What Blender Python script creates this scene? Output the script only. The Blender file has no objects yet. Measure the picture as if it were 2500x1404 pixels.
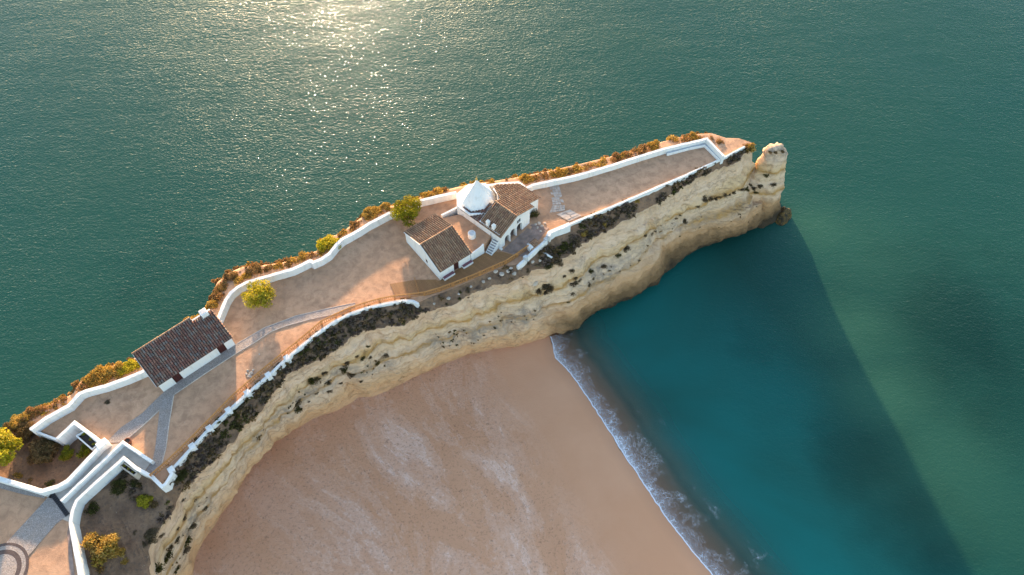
import bpy, bmesh, math, random
import numpy as np
from mathutils import Vector, Matrix, noise
from mathutils.bvhtree import BVHTree
R = math.radians
random.seed(7)
rng = np.random.default_rng(7)
scene = bpy.context.scene
C = scene.collection

# ------------------------------------------------------------------ camera, sky, sun, exposure
ZT, ZC, PITCH, FPX = 21.0, 114.0, R(56.0), 1733.0      # terrace height, drone height (m), tilt below horizon, focal length in photo px
cam_d = bpy.data.cameras.new('camera')
cam_d.sensor_fit = 'HORIZONTAL'; cam_d.sensor_width = 36.0; cam_d.lens = 36.0 * FPX / 2500.0
cam_d.clip_start = 0.5; cam_d.clip_end = 20000
cam = bpy.data.objects.new('camera', cam_d); C.objects.link(cam)
cam.location = (0, 0, ZC); cam.rotation_euler = (math.pi/2 - PITCH, 0, 0)
scene.camera = cam

SUN_EL, SUN_AZ = 8.9, -13.3                            # azimuth from +Y towards +X
w = bpy.data.worlds.new('World'); scene.world = w; w.use_nodes = True
wn = w.node_tree
sky = wn.nodes.new('ShaderNodeTexSky'); sky.sky_type = 'NISHITA'; sky.sun_disc = False
sky.sun_elevation = R(SUN_EL); sky.sun_rotation = R(SUN_AZ); sky.air_density = 1.0; sky.dust_density = 1.0; sky.ozone_density = 1.0
bg = wn.nodes['Background']; bg.inputs['Strength'].default_value = 0.15
wn.links.new(sky.outputs[0], bg.inputs[0])
sun_d = bpy.data.lights.new('sun', 'SUN'); sun_d.energy = 4.2; sun_d.angle = R(1.5); sun_d.color = (1.0, 0.68, 0.40)
sun = bpy.data.objects.new('sun', sun_d); C.objects.link(sun)
S = Vector((math.sin(R(SUN_AZ))*math.cos(R(SUN_EL)), math.cos(R(SUN_AZ))*math.cos(R(SUN_EL)), math.sin(R(SUN_EL))))
sun.rotation_euler = S.to_track_quat('Z', 'Y').to_euler()
sun.location = S * 300
vs = scene.view_settings
vs.view_transform = 'Standard'; vs.look = 'None'; vs.gamma = 1.0; vs.use_curve_mapping = False; vs.exposure = 2.3
cy = scene.cycles
cy.use_denoising = True
cy.max_bounces = 6; cy.diffuse_bounces = 3; cy.glossy_bounces = 2; cy.transparent_max_bounces = 12
cy.sample_clamp_indirect = 6.0

# ------------------------------------------------------------------ survey: a photo sighting + a height gives a point of the place
_F = np.array([0, math.cos(PITCH), -math.sin(PITCH)]); _U = np.array([0, math.sin(PITCH), math.cos(PITCH)]); _R = np.array([1.0, 0, 0])
def ray(px, py): return _F*FPX + _R*(px-1250.0) + _U*(702.0-py)
def at(px, py, z):
    d = ray(px, py); t = (z - ZC)/d[2]
    return np.array([0, 0, ZC]) + d*t
def tp(px, py, h=0.0): return at(px, py, ZT+h)
def v2(px, py, h=0.0):
    p = tp(px, py, h); return (p[0], p[1])

# ------------------------------------------------------------------ node helpers
class NT:
    def __init__(s, name):
        s.m = bpy.data.materials.new(name); s.m.use_nodes = True; s.t = s.m.node_tree
        s.t.nodes.clear(); s.out = s.n('ShaderNodeOutputMaterial')
    def n(s, typ, ins=None, **kw):
        nd = s.t.nodes.new(typ)
        for k, v in kw.items(): setattr(nd, k, v)
        for k, v in (ins or {}).items(): s.set(nd, k, v)
        return nd
    def set(s, nd, k, v):
        sock = nd.inputs[k]
        if isinstance(v, bpy.types.NodeSocket): s.t.links.new(v, sock)
        elif isinstance(v, bpy.types.Node): s.t.links.new(v.outputs[0], sock)
        elif isinstance(v, tuple) and sock.type == 'RGBA' and len(v) == 3: sock.default_value = (*v, 1)
        else: sock.default_value = v
    def pos(s): return s.n('ShaderNodeNewGeometry').outputs['Position']
    def map(s, vec, scale=(1,1,1), rot=(0,0,0)):
        return s.n('ShaderNodeMapping', {'Vector': vec, 'Scale': scale, 'Rotation': rot}).outputs[0]
    def noise(s, vec, scale, detail=4, rough=0.55, dist=0.0, lac=2.0):
        return s.n('ShaderNodeTexNoise', {'Vector': vec, 'Scale': scale, 'Detail': float(detail), 'Roughness': rough, 'Distortion': dist, 'Lacunarity': lac}).outputs['Fac']
    def math(s, op, a, b=0.0, c=0.0, clamp=False):
        nd = s.n('ShaderNodeMath', {0: a, 1: b, 2: c}, operation=op); nd.use_clamp = clamp; return nd.outputs[0]
    def ramp(s, fac, stops, interp='LINEAR'):
        nd = s.n('ShaderNodeValToRGB', {'Fac': fac}); cr = nd.color_ramp; cr.interpolation = interp
        while len(cr.elements) > 1: cr.elements.remove(cr.elements[-1])
        cr.elements[0].position = stops[0][0]; cr.elements[0].color = (*stops[0][1], 1)
        for p, c in stops[1:]:
            e = cr.elements.new(p); e.color = (*c, 1)
        return nd.outputs['Color']
    def fr(s, fac, a, b, to0=0.0, to1=1.0):
        nd = s.n('ShaderNodeMapRange', {'Value': fac, 'From Min': a, 'From Max': b, 'To Min': to0, 'To Max': to1}); nd.clamp = True
        return nd.outputs[0]
    def mix(s, fac, a, b, blend='MIX'):
        nd = s.n('ShaderNodeMix', data_type='RGBA', blend_type=blend)
        for k, v in ((0, fac), (6, a), (7, b)): s.set(nd, k, v)
        return nd.outputs[2]
    def attr(s, name, which='Fac'): return s.n('ShaderNodeAttribute', attribute_name=name).outputs[which]
    def bump(s, h, strength=0.5, dist=0.05, normal=None):
        nd = s.n('ShaderNodeBump', {'Height': h, 'Strength': strength, 'Distance': dist})
        if normal is not None: s.set(nd, 'Normal', normal)
        return nd.outputs[0]
    def pr(s, col, rough=0.8, normal=None, **kw):
        p = s.n('ShaderNodeBsdfPrincipled', {'Base Color': col, 'Roughness': rough})
        if 'Specular IOR Level' in p.inputs: p.inputs['Specular IOR Level'].default_value = kw.get('spec', 0.3)
        if normal is not None: s.set(p, 'Normal', normal)
        return p.outputs[0]
    def done(s, sh): s.t.links.new(sh, s.out.inputs['Surface']); return s.m

M = {}
def plain(name, col, var=0.25, scale=3.0, rough=0.8, bump=0.3, bscale=12.0, spec=0.3):
    t = NT(name); p = t.pos()
    f = t.noise(p, scale, 5)
    c = t.mix(t.fr(f, 0.3, 0.7), tuple(x*(1-var) for x in col), tuple(min(1, x*(1+var)) for x in col))
    M[name] = t.done(t.pr(c, rough, t.bump(t.noise(p, bscale, 4), bump, 0.05), spec=spec))
    return M[name]

# whitewash: thick lime coats, streaks of damp and dirt
t = NT('whitewash'); p = t.pos()
streak = t.noise(t.map(p, (2.2, 2.2, 0.35)), 1.0, 5, 0.6)
blot = t.noise(p, 0.5, 5, 0.65)
c = t.mix(t.fr(streak, 0.52, 0.82), (0.645, 0.63, 0.615), (0.48, 0.45, 0.41))
c = t.mix(t.fr(blot, 0.62, 0.85, 0, 0.7), c, (0.55, 0.52, 0.46))
M['whitewash'] = t.done(t.pr(c, 0.85, t.bump(t.noise(p, 3.0, 5), 0.5, 0.06)))
plain('pink_whitewash', (0.74, 0.66, 0.63), 0.08, 1.2)
plain('grey_plaster', (0.42, 0.42, 0.43), 0.15, 2.0)
plain('dark_wood_door', (0.055, 0.014, 0.012), 0.3, 4.0, 0.5)
plain('dark_void', (0.02, 0.018, 0.02), 0.2)
plain('blue_grey_door', (0.09, 0.11, 0.22), 0.2, 3.0, 0.5)
plain('window_glass', (0.03, 0.035, 0.045), 0.2, 2.0, 0.1, 0.0, spec=0.6)
plain('purple_tile', (0.17, 0.07, 0.085), 0.2, 5.0, 0.5)
plain('stair_tile', (0.24, 0.22, 0.215), 0.2, 4.0)
plain('iron', (0.035, 0.03, 0.032), 0.2, 4.0, 0.5)
plain('rust_brown', (0.11, 0.06, 0.04), 0.3, 4.0)
plain('gilt', (0.55, 0.32, 0.08), 0.15, 5.0, 0.4)
plain('terracotta_pot', (0.20, 0.07, 0.04), 0.25, 4.0)
plain('bark', (0.13, 0.09, 0.065), 0.3, 6.0, 0.9, 0.8)
plain('slab_stone', (0.42, 0.34, 0.285), 0.22, 1.6, 0.85, 0.5, 8.0)
plain('paving_stone', (0.25, 0.175, 0.145), 0.3, 0.9, 0.8, 0.5, 8.0)
plain('loose_stone', (0.45, 0.37, 0.30), 0.3, 1.2, 0.9, 0.6, 5.0)
plain('concrete', (0.40, 0.34, 0.29), 0.16, 0.8, 0.9, 0.3, 10)
plain('planter_soil', (0.045, 0.032, 0.026), 0.4, 3.0, 0.95, 0.8)
plain('kerb_stone', (0.45, 0.37, 0.31), 0.2, 3.0)
plain('dark_cobble', (0.085, 0.06, 0.055), 0.3, 6.0, 0.85, 0.8, 9.0)

# timber (fence, boardwalk): per-object tone
def timber(name, col):
    t = NT(name); p = t.pos()
    rnd = t.n('ShaderNodeObjectInfo').outputs['Random']
    f = t.noise(t.map(p, (1, 1, 1)), 7.0, 5)
    c = t.mix(t.fr(f, 0.3, 0.7), tuple(x*0.8 for x in col), tuple(x*1.15 for x in col))
    c = t.mix(rnd, c, tuple(x*0.68 for x in col), 'MIX') if False else t.mix(t.math('MULTIPLY', rnd, 0.55), c, (col[0]*0.72, col[1]*0.70, col[2]*0.74))
    M[name] = t.done(t.pr(c, 0.7, t.bump(f, 0.3, 0.02)))
timber('fence_wood', (0.40, 0.185, 0.06))
timber('deck_wood', (0.27, 0.135, 0.055))

# terracotta barrel tiles, colour of each tile stored on the mesh
def tile_mat(name, lichen):
    t = NT(name); p = t.pos()
    c = t.attr('col', 'Color')
    f = t.noise(p, 2.2, 5, 0.65)
    c = t.mix(t.fr(f, 0.55, 0.75, 0, lichen), c, (0.30, 0.27, 0.24))
    f2 = t.noise(p, 9.0, 4, 0.6)
    c = t.mix(t.fr(f2, 0.5, 0.8, 0, 0.4), c, (0.07, 0.04, 0.035))
    M[name] = t.done(t.pr(c, 0.85, t.bump(f2, 0.3, 0.02)))
tile_mat('roof_tile_old', 0.45)
tile_mat('roof_tile', 0.2)

# beaten earth of the terrace
t = NT('terrace_earth'); p = t.pos()
big = t.noise(p, 0.12, 5, 0.6); mid = t.noise(p, 0.8, 6, 0.65, 0.4); fine = t.noise(p, 7.0, 5, 0.7)
c = t.mix(t.fr(big, 0.35, 0.65), (0.42, 0.232, 0.135), (0.50, 0.295, 0.18))
c = t.mix(t.fr(mid, 0.42, 0.66, 0, 0.9), c, (0.30, 0.172, 0.105))
c = t.mix(t.fr(fine, 0.53, 0.72, 0, 0.5), c, (0.20, 0.125, 0.085))
c = t.mix(t.fr(t.noise(p, 4.0, 3, 0.7), 0.68, 0.74, 0, 0.6), c, (0.52, 0.44, 0.37))
M['terrace_earth'] = t.done(t.pr(c, 0.95, t.bump(t.math('ADD', t.math('MULTIPLY', mid, 1.5), fine), 0.6, 0.08)))

t = NT('garden_soil'); p = t.pos()
c = t.mix(t.fr(t.noise(p, 0.4, 6, 0.6), 0.35, 0.65), (0.12, 0.07, 0.042), (0.22, 0.13, 0.078))
c = t.mix(t.fr(t.noise(p, 3.0, 5, 0.7), 0.5, 0.75), c, (0.08, 0.055, 0.04))
M['garden_soil'] = t.done(t.pr(c, 0.95, t.bump(t.noise(p, 3, 6), 0.8, 0.15)))

t = NT('scrub_soil'); p = t.pos()
n1 = t.noise(p, 0.35, 6, 0.65, 0.5)
c = t.mix(t.fr(n1, 0.4, 0.65), (0.22, 0.13, 0.078), (0.12, 0.07, 0.043))
c = t.mix(t.fr(t.noise(p, 2.5, 5, 0.7), 0.5, 0.72), c, (0.085, 0.06, 0.045))
c = t.mix(t.fr(t.noise(p, 1.7, 4, 0.7), 0.66, 0.76), c, (0.40, 0.29, 0.20))
M['scrub_soil'] = t.done(t.pr(c, 0.95, t.bump(t.noise(p, 2.5, 6), 0.9, 0.2)))

# limestone and sandstone cliff, bedded; attributes: strat (depth down the bed, 0..1), dirt (talus with scrub)
t = NT('cliff_rock'); p = t.pos()
st = t.attr('strat'); dirt = t.attr('dirt'); wet = t.attr('wet')
warp = t.noise(t.map(p, (0.10, 0.10, 0.25)), 1.0, 5, 0.6)
sv = t.math('ADD', st, t.math('MULTIPLY', t.math('SUBTRACT', warp, 0.5), 0.16))
base = t.ramp(sv, [(0.0, (0.621, 0.415, 0.267)), (0.17, (0.662, 0.462, 0.319)), (0.27, (0.621, 0.415, 0.230)), (0.31, (0.389, 0.205, 0.054)), (0.35, (0.631, 0.443, 0.286)),
                  (0.47, (0.652, 0.457, 0.313)), (0.53, (0.400, 0.216, 0.065)), (0.57, (0.631, 0.443, 0.309)), (0.70, (0.621, 0.405, 0.258)), (0.80, (0.590, 0.349, 0.185)), (0.92, (0.590, 0.325, 0.165)), (1.0, (0.508, 0.273, 0.143))])
gr = t.noise(t.map(p, (0.8, 0.8, 1.5)), 1.0, 8, 0.72)
c = t.mix(t.fr(gr, 0.46, 0.72, 0, 0.45), base, (0.37, 0.245, 0.15))
lines = t.noise(t.map(p, (0.12, 0.12, 2.6)), 1.0, 6, 0.62)
c = t.mix(t.fr(lines, 0.55, 0.66, 0, 0.42), c, (0.30, 0.18, 0.075))
crk = t.math('ABSOLUTE', t.math('SUBTRACT', t.noise(t.map(p, (0.22, 0.22, 0.40)), 1.0, 7, 0.6), 0.5))
c = t.mix(t.math('MULTIPLY', t.fr(crk, 0.006, 0.0, 0, 0.7), t.fr(t.noise(p, 0.15, 3), 0.42, 0.56)), c, (0.08, 0.05, 0.03))
c = t.mix(t.fr(t.noise(p, 0.55, 7, 0.72), 0.58, 0.70, 0, 0.5), c, (0.27, 0.20, 0.15))
pit = t.noise(p, 2.6, 5, 0.75)
c = t.mix(t.fr(pit, 0.60, 0.70, 0, 0.5), c, (0.13, 0.088, 0.058))
dn = t.math('MULTIPLY', dirt, t.fr(t.noise(p, 0.7, 6, 0.7), 0.38, 0.6))
c = t.mix(t.math('MULTIPLY', dn, 0.85), c, (0.235, 0.19, 0.155))
z = t.n('ShaderNodeSeparateXYZ', {0: p}).outputs[2]
zz = t.math('ADD', z, t.math('MULTIPLY', t.math('SUBTRACT', t.noise(p, 0.5, 6, 0.7), 0.5), 3.2))
c = t.mix(t.math('MULTIPLY', wet, t.fr(zz, 9.5, 6.5, 0, 0.75)), c, (0.43, 0.235, 0.105))
c = t.mix(t.math('MULTIPLY', wet, t.fr(zz, 6.2, 3.6, 0, 0.85)), c, (0.085, 0.05, 0.022))
c = t.mix(t.math('MULTIPLY', wet, t.fr(zz, 3.2, 2.1, 0, 0.9)), c, (0.03, 0.022, 0.013))
hgt = t.math('ADD', t.math('ADD', t.math('MULTIPLY', gr, 0.8), t.math('MULTIPLY', lines, 0.7)), t.math('MULTIPLY', pit, 0.45))
hgt = t.math('ADD', hgt, t.math('MULTIPLY', t.fr(crk, 0.0, 0.03), 0.35))
M['cliff_rock'] = t.done(t.pr(c, 0.95, t.bump(hgt, 0.8, 0.35)))

t = NT('wet_rock'); p = t.pos()
c = t.mix(t.fr(t.noise(p, 1.6, 6, 0.7), 0.4, 0.65), (0.012, 0.010, 0.006), (0.15, 0.085, 0.018))
M['wet_rock'] = t.done(t.pr(c, 0.55, t.bump(t.noise(p, 2.4, 6, 0.7), 1.0, 0.3)))

# sand; attribute shore = metres inland of the waterline (negative under water)
t = NT('sand'); p = t.pos()
sh = t.attr('shore')
dry = t.fr(sh, 9.0, 17.0)
big = t.noise(p, 0.05, 5, 0.6, 0.3)
pat = t.noise(t.map(t.map(p, (1, 1, 1), (0, 0, R(53))), (0.045, 0.085, 1)), 1.0, 9, 0.68, 0.5)
spk = t.noise(p, 1.8, 6, 0.8, 0.3)
c = t.mix(t.fr(big, 0.36, 0.66), (0.555, 0.27, 0.148), (0.61, 0.315, 0.185))
zone = t.math('MULTIPLY', t.fr(sh, 10.0, 19.0, 0.0, 1.0), t.fr(sh, 52.0, 36.0, 0.35, 1.0))
lt = t.math('MULTIPLY', t.fr(t.math('ADD', pat, t.math('MULTIPLY', t.math('SUBTRACT', spk, 0.5), 0.30)), 0.44, 0.64, 0, 0.85), zone)
c = t.mix(lt, c, (0.72, 0.465, 0.36))
e1 = t.fr(t.math('ABSOLUTE', t.math('SUBTRACT', pat, 0.56)), 0.016, 0.0, 0, 0.7)
e2 = t.fr(t.math('ABSOLUTE', t.math('SUBTRACT', pat, 0.47)), 0.008, 0.0, 0, 0.4)
c = t.mix(t.math('MULTIPLY', t.math('MULTIPLY', t.math('MAXIMUM', e1, e2), t.fr(spk, 0.35, 0.6)), zone), c, (0.78, 0.56, 0.46))
grain = t.noise(p, 2.6, 6, 0.75, 0.8)
c = t.mix(t.math('MULTIPLY', t.fr(grain, 0.53, 0.66, 0, 0.7), dry), c, (0.22, 0.112, 0.07))
c = t.mix(t.fr(sh, 2.2, 0.2, 0, 0.30), c, (0.33, 0.175, 0.11))
weed = t.math('ADD', sh, t.math('MULTIPLY', t.math('SUBTRACT', t.noise(p, 0.3, 6, 0.65), 0.5), 1.8))
wl = t.math('ABSOLUTE', t.math('ADD', weed, 5.8))
c = t.mix(t.fr(wl, 1.1, 0.1, 0, 0.40), c, (0.07, 0.055, 0.03))
rip = t.noise(t.map(p, (1.2, 2.6, 1), (0, 0, R(-35))), 1.0, 5, 0.7, 1.0)
M['sand'] = t.done(t.pr(c, 0.95, t.bump(t.math('MULTIPLY', t.math('ADD', grain, rip), t.fr(sh, 4.0, 16.0, 0.10, 1.0)), 0.9, 0.16)))

# cobbles: small setts, joints dark
t = NT('cobbles'); p = t.pos()
vo = t.n('ShaderNodeTexVoronoi', {'Vector': t.map(p, (1, 1.35, 1), (0, 0, R(30))), 'Scale': 6.5, 'Randomness': 0.75}, feature='DISTANCE_TO_EDGE').outputs['Distance']
vc = t.n('ShaderNodeTexVoronoi', {'Vector': t.map(p, (1, 1.35, 1), (0, 0, R(30))), 'Scale': 6.5, 'Randomness': 0.75}).outputs['Color']
g = t.n('ShaderNodeSeparateColor', {0: vc}).outputs[0]
c = t.mix(g, (0.29, 0.255, 0.245), (0.43, 0.375, 0.35))
c = t.mix(t.fr(t.noise(p, 0.5, 5, 0.6), 0.45, 0.7, 0, 0.5), c, (0.36, 0.27, 0.21))
c = t.mix(t.fr(vo, 0.10, 0.02, 0, 0.8), c, (0.16, 0.12, 0.10))
M['cobbles'] = t.done(t.pr(c, 0.75, t.bump(t.fr(vo, 0.0, 0.22), 0.9, 0.06)))

# sea: murky water, a sunlit strip painted into its colour; attribute depth (m) from the sea bed, weed beds on the bottom darken it
t = NT('sea_water'); p = t.pos()
dep = t.attr('depth'); reef = t.attr('reef'); sun_band = t.attr('sun_strip')
n0 = t.noise(p, 0.018, 4, 0.55, 0.5)
body = t.mix(t.fr(dep, 0.7, 4.2), (0.008, 0.150, 0.138), (0.0075, 0.052, 0.042))
body = t.mix(t.fr(n0, 0.35, 0.70), body, (0.011, 0.056, 0.041))
rn = t.fr(t.math('ADD', reef, t.math('MULTIPLY', t.math('SUBTRACT', t.noise(p, 0.09, 5, 0.6), 0.5), 0.9)), 0.22, 0.95, 0, 0.75)
body = t.mix(rn, body, (0.002, 0.021, 0.017))
body = t.mix(t.math('MULTIPLY', sun_band, t.fr(t.noise(p, 0.03, 4, 0.6), 0.3, 0.7, 0.4, 1)), body, (0.028, 0.092, 0.060))  # lighter green painted in for the sunlit strip beside the headland's shadow
lo = t.noise(t.map(p, (0.05, 0.13, 1), (0, 0, R(-24))), 1.0, 2, 0.5, 0.3)
w1 = t.noise(t.map(p, (0.38, 0.75, 1), (0, 0, R(-22))), 1.0, 3, 0.55, 0.4)
w2 = t.noise(t.map(p, (1.0, 1.6, 1), (0, 0, R(16))), 1.0, 2, 0.5, 0.3)
w3 = t.noise(t.map(p, (2.3, 3.1, 1), (0, 0, R(-30))), 1.0, 1, 0.5, 0.2)
calm = t.fr(dep, 0.2, 3.0, 0.12, 1.0)
gust = t.fr(t.noise(p, 0.022, 4, 0.6), 0.3, 0.7, 0.65, 1.15)
h = t.math('ADD', t.math('ADD', t.math('MULTIPLY', lo, 0.20), t.math('MULTIPLY', w3, 0.10)), t.math('ADD', t.math('MULTIPLY', w1, 0.11), t.math('MULTIPLY', w2, 0.125)))
h = t.math('MULTIPLY', h, t.math('MULTIPLY', calm, gust))
nrm = t.bump(h, 1.0, 1.0)
dif = t.n('ShaderNodeBsdfDiffuse', {'Color': body, 'Normal': t.bump(h, 0.12, 1.0)}).outputs[0]
tr = t.n('ShaderNodeBsdfTransparent', {'Color': (0.97, 0.98, 0.96)}).outputs[0]
alpha = t.math('SUBTRACT', 1.0, t.math('POWER', 2.718, t.math('MULTIPLY', t.math('POWER', t.math('MULTIPLY', dep, 1.75), 1.6), -1.0)))
bodysh = t.n('ShaderNodeMixShader', {0: alpha, 1: tr, 2: dif}).outputs[0]
ga = t.n('ShaderNodeBsdfGlossy', {'Color': (0.20, 0.23, 0.27), 'Roughness': 0.03, 'Normal': nrm}).outputs[0]
gb = t.n('ShaderNodeBsdfGlossy', {'Color': (0.62, 0.70, 0.78), 'Roughness': 0.50, 'Normal': nrm}).outputs[0]
g1 = t.n('ShaderNodeMixShader', {0: 0.40, 1: ga, 2: gb}).outputs[0]
fre = t.n('ShaderNodeFresnel', {'IOR': 1.33, 'Normal': nrm}).outputs[0]
M['sea_water'] = t.done(t.n('ShaderNodeMixShader', {0: fre, 1: bodysh, 2: g1}).outputs[0])

# surf: lacy froth; attributes fs (m along the waterline), fd (m out from the edge)
t = NT('foam'); fs = t.attr('fs'); fd = t.attr('fd'); den = t.attr('fden')
vec = t.n('ShaderNodeCombineXYZ', {0: fs, 1: fd, 2: 0.0}).outputs[0]
wob = t.n('ShaderNodeTexNoise', {'Vector': vec, 'Scale': 0.9, 'Detail': 4.0}).outputs['Color']
vec2 = t.n('ShaderNodeVectorMath', {0: vec, 1: t.n('ShaderNodeVectorMath', {0: wob, 'Scale': 1.6}, operation='SCALE').outputs[0]}, operation='ADD').outputs[0]
v1 = t.n('ShaderNodeTexVoronoi', {'Vector': t.map(vec2, (1.5, 0.85, 1)), 'Scale': 1.0}, feature='DISTANCE_TO_EDGE').outputs['Distance']
v2_ = t.n('ShaderNodeTexVoronoi', {'Vector': vec2, 'Scale': 3.6}, feature='DISTANCE_TO_EDGE').outputs['Distance']
lace = t.math('MAXIMUM', t.fr(v1, 0.07, 0.01), t.fr(v2_, 0.11, 0.02, 0, 0.8))
patch = t.noise(vec, 0.35, 5, 0.65)
dens = t.fr(t.math('ADD', t.math('MULTIPLY', patch, 1.0), t.math('MULTIPLY', den, 0.62)), 0.70, 1.10)
froth = t.math('MULTIPLY', t.math('MAXIMUM', lace, t.math('MULTIPLY', t.noise(vec, 5.0, 3, 0.7), t.fr(den, 0.55, 0.95, 0, 0.9))), dens)
rim = t.fr(t.math('ABSOLUTE', t.math('SUBTRACT', fd, 0.16)), 0.17, 0.04, 0, 0.95)
veil = t.fr(fd, 2.2, 0.2, 0, 0.20)
a = t.math('MAXIMUM', t.math('MAXIMUM', froth, rim), t.math('MULTIPLY', veil, t.fr(fd, -0.05, 0.15)), clamp=True)
a = t.math('MULTIPLY', a, t.fr(fd, 0.0, 0.05))
p = t.pr((0.72, 0.70, 0.74), 0.7)
M['foam'] = t.done(t.n('ShaderNodeMixShader', {0: a, 1: t.n('ShaderNodeBsdfTransparent').outputs[0], 2: p}).outputs[0])

# leaves: colour of each leaf stored on the mesh; thin and translucent
t = NT('leaves'); c = t.attr('col', 'Color')
d1 = t.n('ShaderNodeBsdfDiffuse', {'Color': c}).outputs[0]
tl = t.n('ShaderNodeBsdfTranslucent', {'Color': t.mix(1.0, c, (1.0, 0.95, 0.7), 'MULTIPLY')}).outputs[0]
M['leaves'] = t.done(t.n('ShaderNodeMixShader', {0: 0.42, 1: d1, 2: tl}).outputs[0])

# ------------------------------------------------------------------ mesh helpers
def link(name, me, mat, parent=None, loc=None):
    o = bpy.data.objects.new(name, me); C.objects.link(o)
    if mat and not me.materials: me.materials.append(M[mat])
    if parent is not None: o.parent = parent
    if loc is not None: o.location = loc
    return o
def mesh(name, verts, faces, smooth=False):
    me = bpy.data.meshes.new(name); me.from_pydata([tuple(map(float, v)) for v in verts], [], [tuple(map(int, f)) for f in faces]); me.update()
    if smooth: me.polygons.foreach_set('use_smooth', [True]*len(me.polygons))
    return me
def qmesh(name, V, Q, col=None, smooth=False):
    """fast path: V (n,3), Q (m,4) arrays"""
    V = np.asarray(V, np.float32); Q = np.asarray(Q, np.int32)
    me = bpy.data.meshes.new(name)
    me.vertices.add(len(V)); me.vertices.foreach_set('co', V.ravel())
    me.loops.add(Q.size); me.loops.foreach_set('vertex_index', Q.ravel())
    me.polygons.add(len(Q)); me.polygons.foreach_set('loop_start', np.arange(0, Q.size, 4, dtype=np.int32))
    if smooth: me.polygons.foreach_set('use_smooth', np.ones(len(Q), bool))
    me.update(calc_edges=True)
    if col is not None:
        a = me.attributes.new('col', 'FLOAT_COLOR', 'POINT')
        a.data.foreach_set('color', np.c_[col, np.ones(len(col))].astype(np.float32).ravel())
    return me
def fattr(me, name, vals):
    a = me.attributes.new(name, 'FLOAT', 'POINT'); a.data.foreach_set('value', np.asarray(vals, np.float32))
def tag(o, label=None, cat=None, group=None, kind=None):
    if label: o['label'] = label
    if cat: o['category'] = cat
    if group: o['group'] = group
    if kind: o['kind'] = kind
    return o
def thing(name, loc, label, cat, group=None, rz=0.0):
    o = bpy.data.objects.new(name, None); C.objects.link(o); o.location = loc; o.rotation_euler.z = rz
    o.empty_display_size = 0.3
    return tag(o, label, cat, group)
def boxv(x0, x1, y0, y1, z0, z1):
    return [(x0,y0,z0),(x1,y0,z0),(x1,y1,z0),(x0,y1,z0),(x0,y0,z1),(x1,y0,z1),(x1,y1,z1),(x0,y1,z1)]
BF = [(0,3,2,1),(4,5,6,7),(0,1,5,4),(1,2,6,5),(2,3,7,6),(3,0,4,7)]
class MB:
    def __init__(s): s.v = []; s.f = []
    def add(s, v, f):
        k = len(s.v); s.v += list(v); s.f += [tuple(i+k for i in q) for q in f]; return s
    def box(s, *a): return s.add(boxv(*a), BF)
    def tube(s, pts, rad, n=7, cap=True):
        k = len(s.v); pts = [Vector(p) for p in pts]
        for i, p in enumerate(pts):
            d = (pts[min(i+1, len(pts)-1)] - pts[max(i-1, 0)]).normalized()
            x = d.orthogonal().normalized(); y = d.cross(x)
            for j in range(n):
                a = 2*math.pi*j/n; s.v.append(p + (x*math.cos(a) + y*math.sin(a))*rad[i])
        for i in range(len(pts)-1):
            for j in range(n):
                s.f.append((k+i*n+j, k+i*n+(j+1)%n, k+(i+1)*n+(j+1)%n, k+(i+1)*n+j))
        if cap: s.f.append(tuple(k+(len(pts)-1)*n+j for j in range(n))); s.f.append(tuple(k+j for j in reversed(range(n))))
        return s
    def lathe(s, prof, n=16, c=(0,0), a0=0.0):
        k = len(s.v)
        for r, zz in prof:
            for j in range(n):
                a = a0 + 2*math.pi*j/n; s.v.append((c[0]+r*math.cos(a), c[1]+r*math.sin(a), zz))
        for i in range(len(prof)-1):
            for j in range(n):
                s.f.append((k+i*n+j, k+i*n+(j+1)%n, k+(i+1)*n+(j+1)%n, k+(i+1)*n+j))
        s.f.append(tuple(k+(len(prof)-1)*n+j for j in range(n))); s.f.append(tuple(k+j for j in reversed(range(n))))
        return s
    def prism(s, poly, z0, z1):
        k = len(s.v); n = len(poly)
        a = sum(poly[i][0]*poly[(i+1)%n][1]-poly[(i+1)%n][0]*poly[i][1] for i in range(n))
        if a < 0: poly = list(reversed(poly))
        zz = z1 if isinstance(z1, (list, tuple)) else [z1]*n
        if a < 0 and isinstance(z1, (list, tuple)): zz = list(reversed(zz))
        s.v += [(q[0], q[1], z0) for q in poly] + [(q[0], q[1], h) for q, h in zip(poly, zz)]
        s.f.append(tuple(k+i for i in reversed(range(n)))); s.f.append(tuple(k+n+i for i in range(n)))
        for i in range(n): s.f.append((k+i, k+(i+1)%n, k+n+(i+1)%n, k+n+i))
        return s
    def build(s, name, mat, parent=None, smooth=False, bev=0.0):
        me = mesh(name, s.v, s.f, smooth)
        if bev:
            bm = bmesh.new(); bm.from_mesh(me)
            bmesh.ops.bevel(bm, geom=[e for e in bm.edges if e.calc_face_angle(0) > 0.5], offset=bev, segments=1, affect='EDGES')
            bm.to_mesh(me); bm.free()
        return link(name, me, mat, parent)

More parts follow.
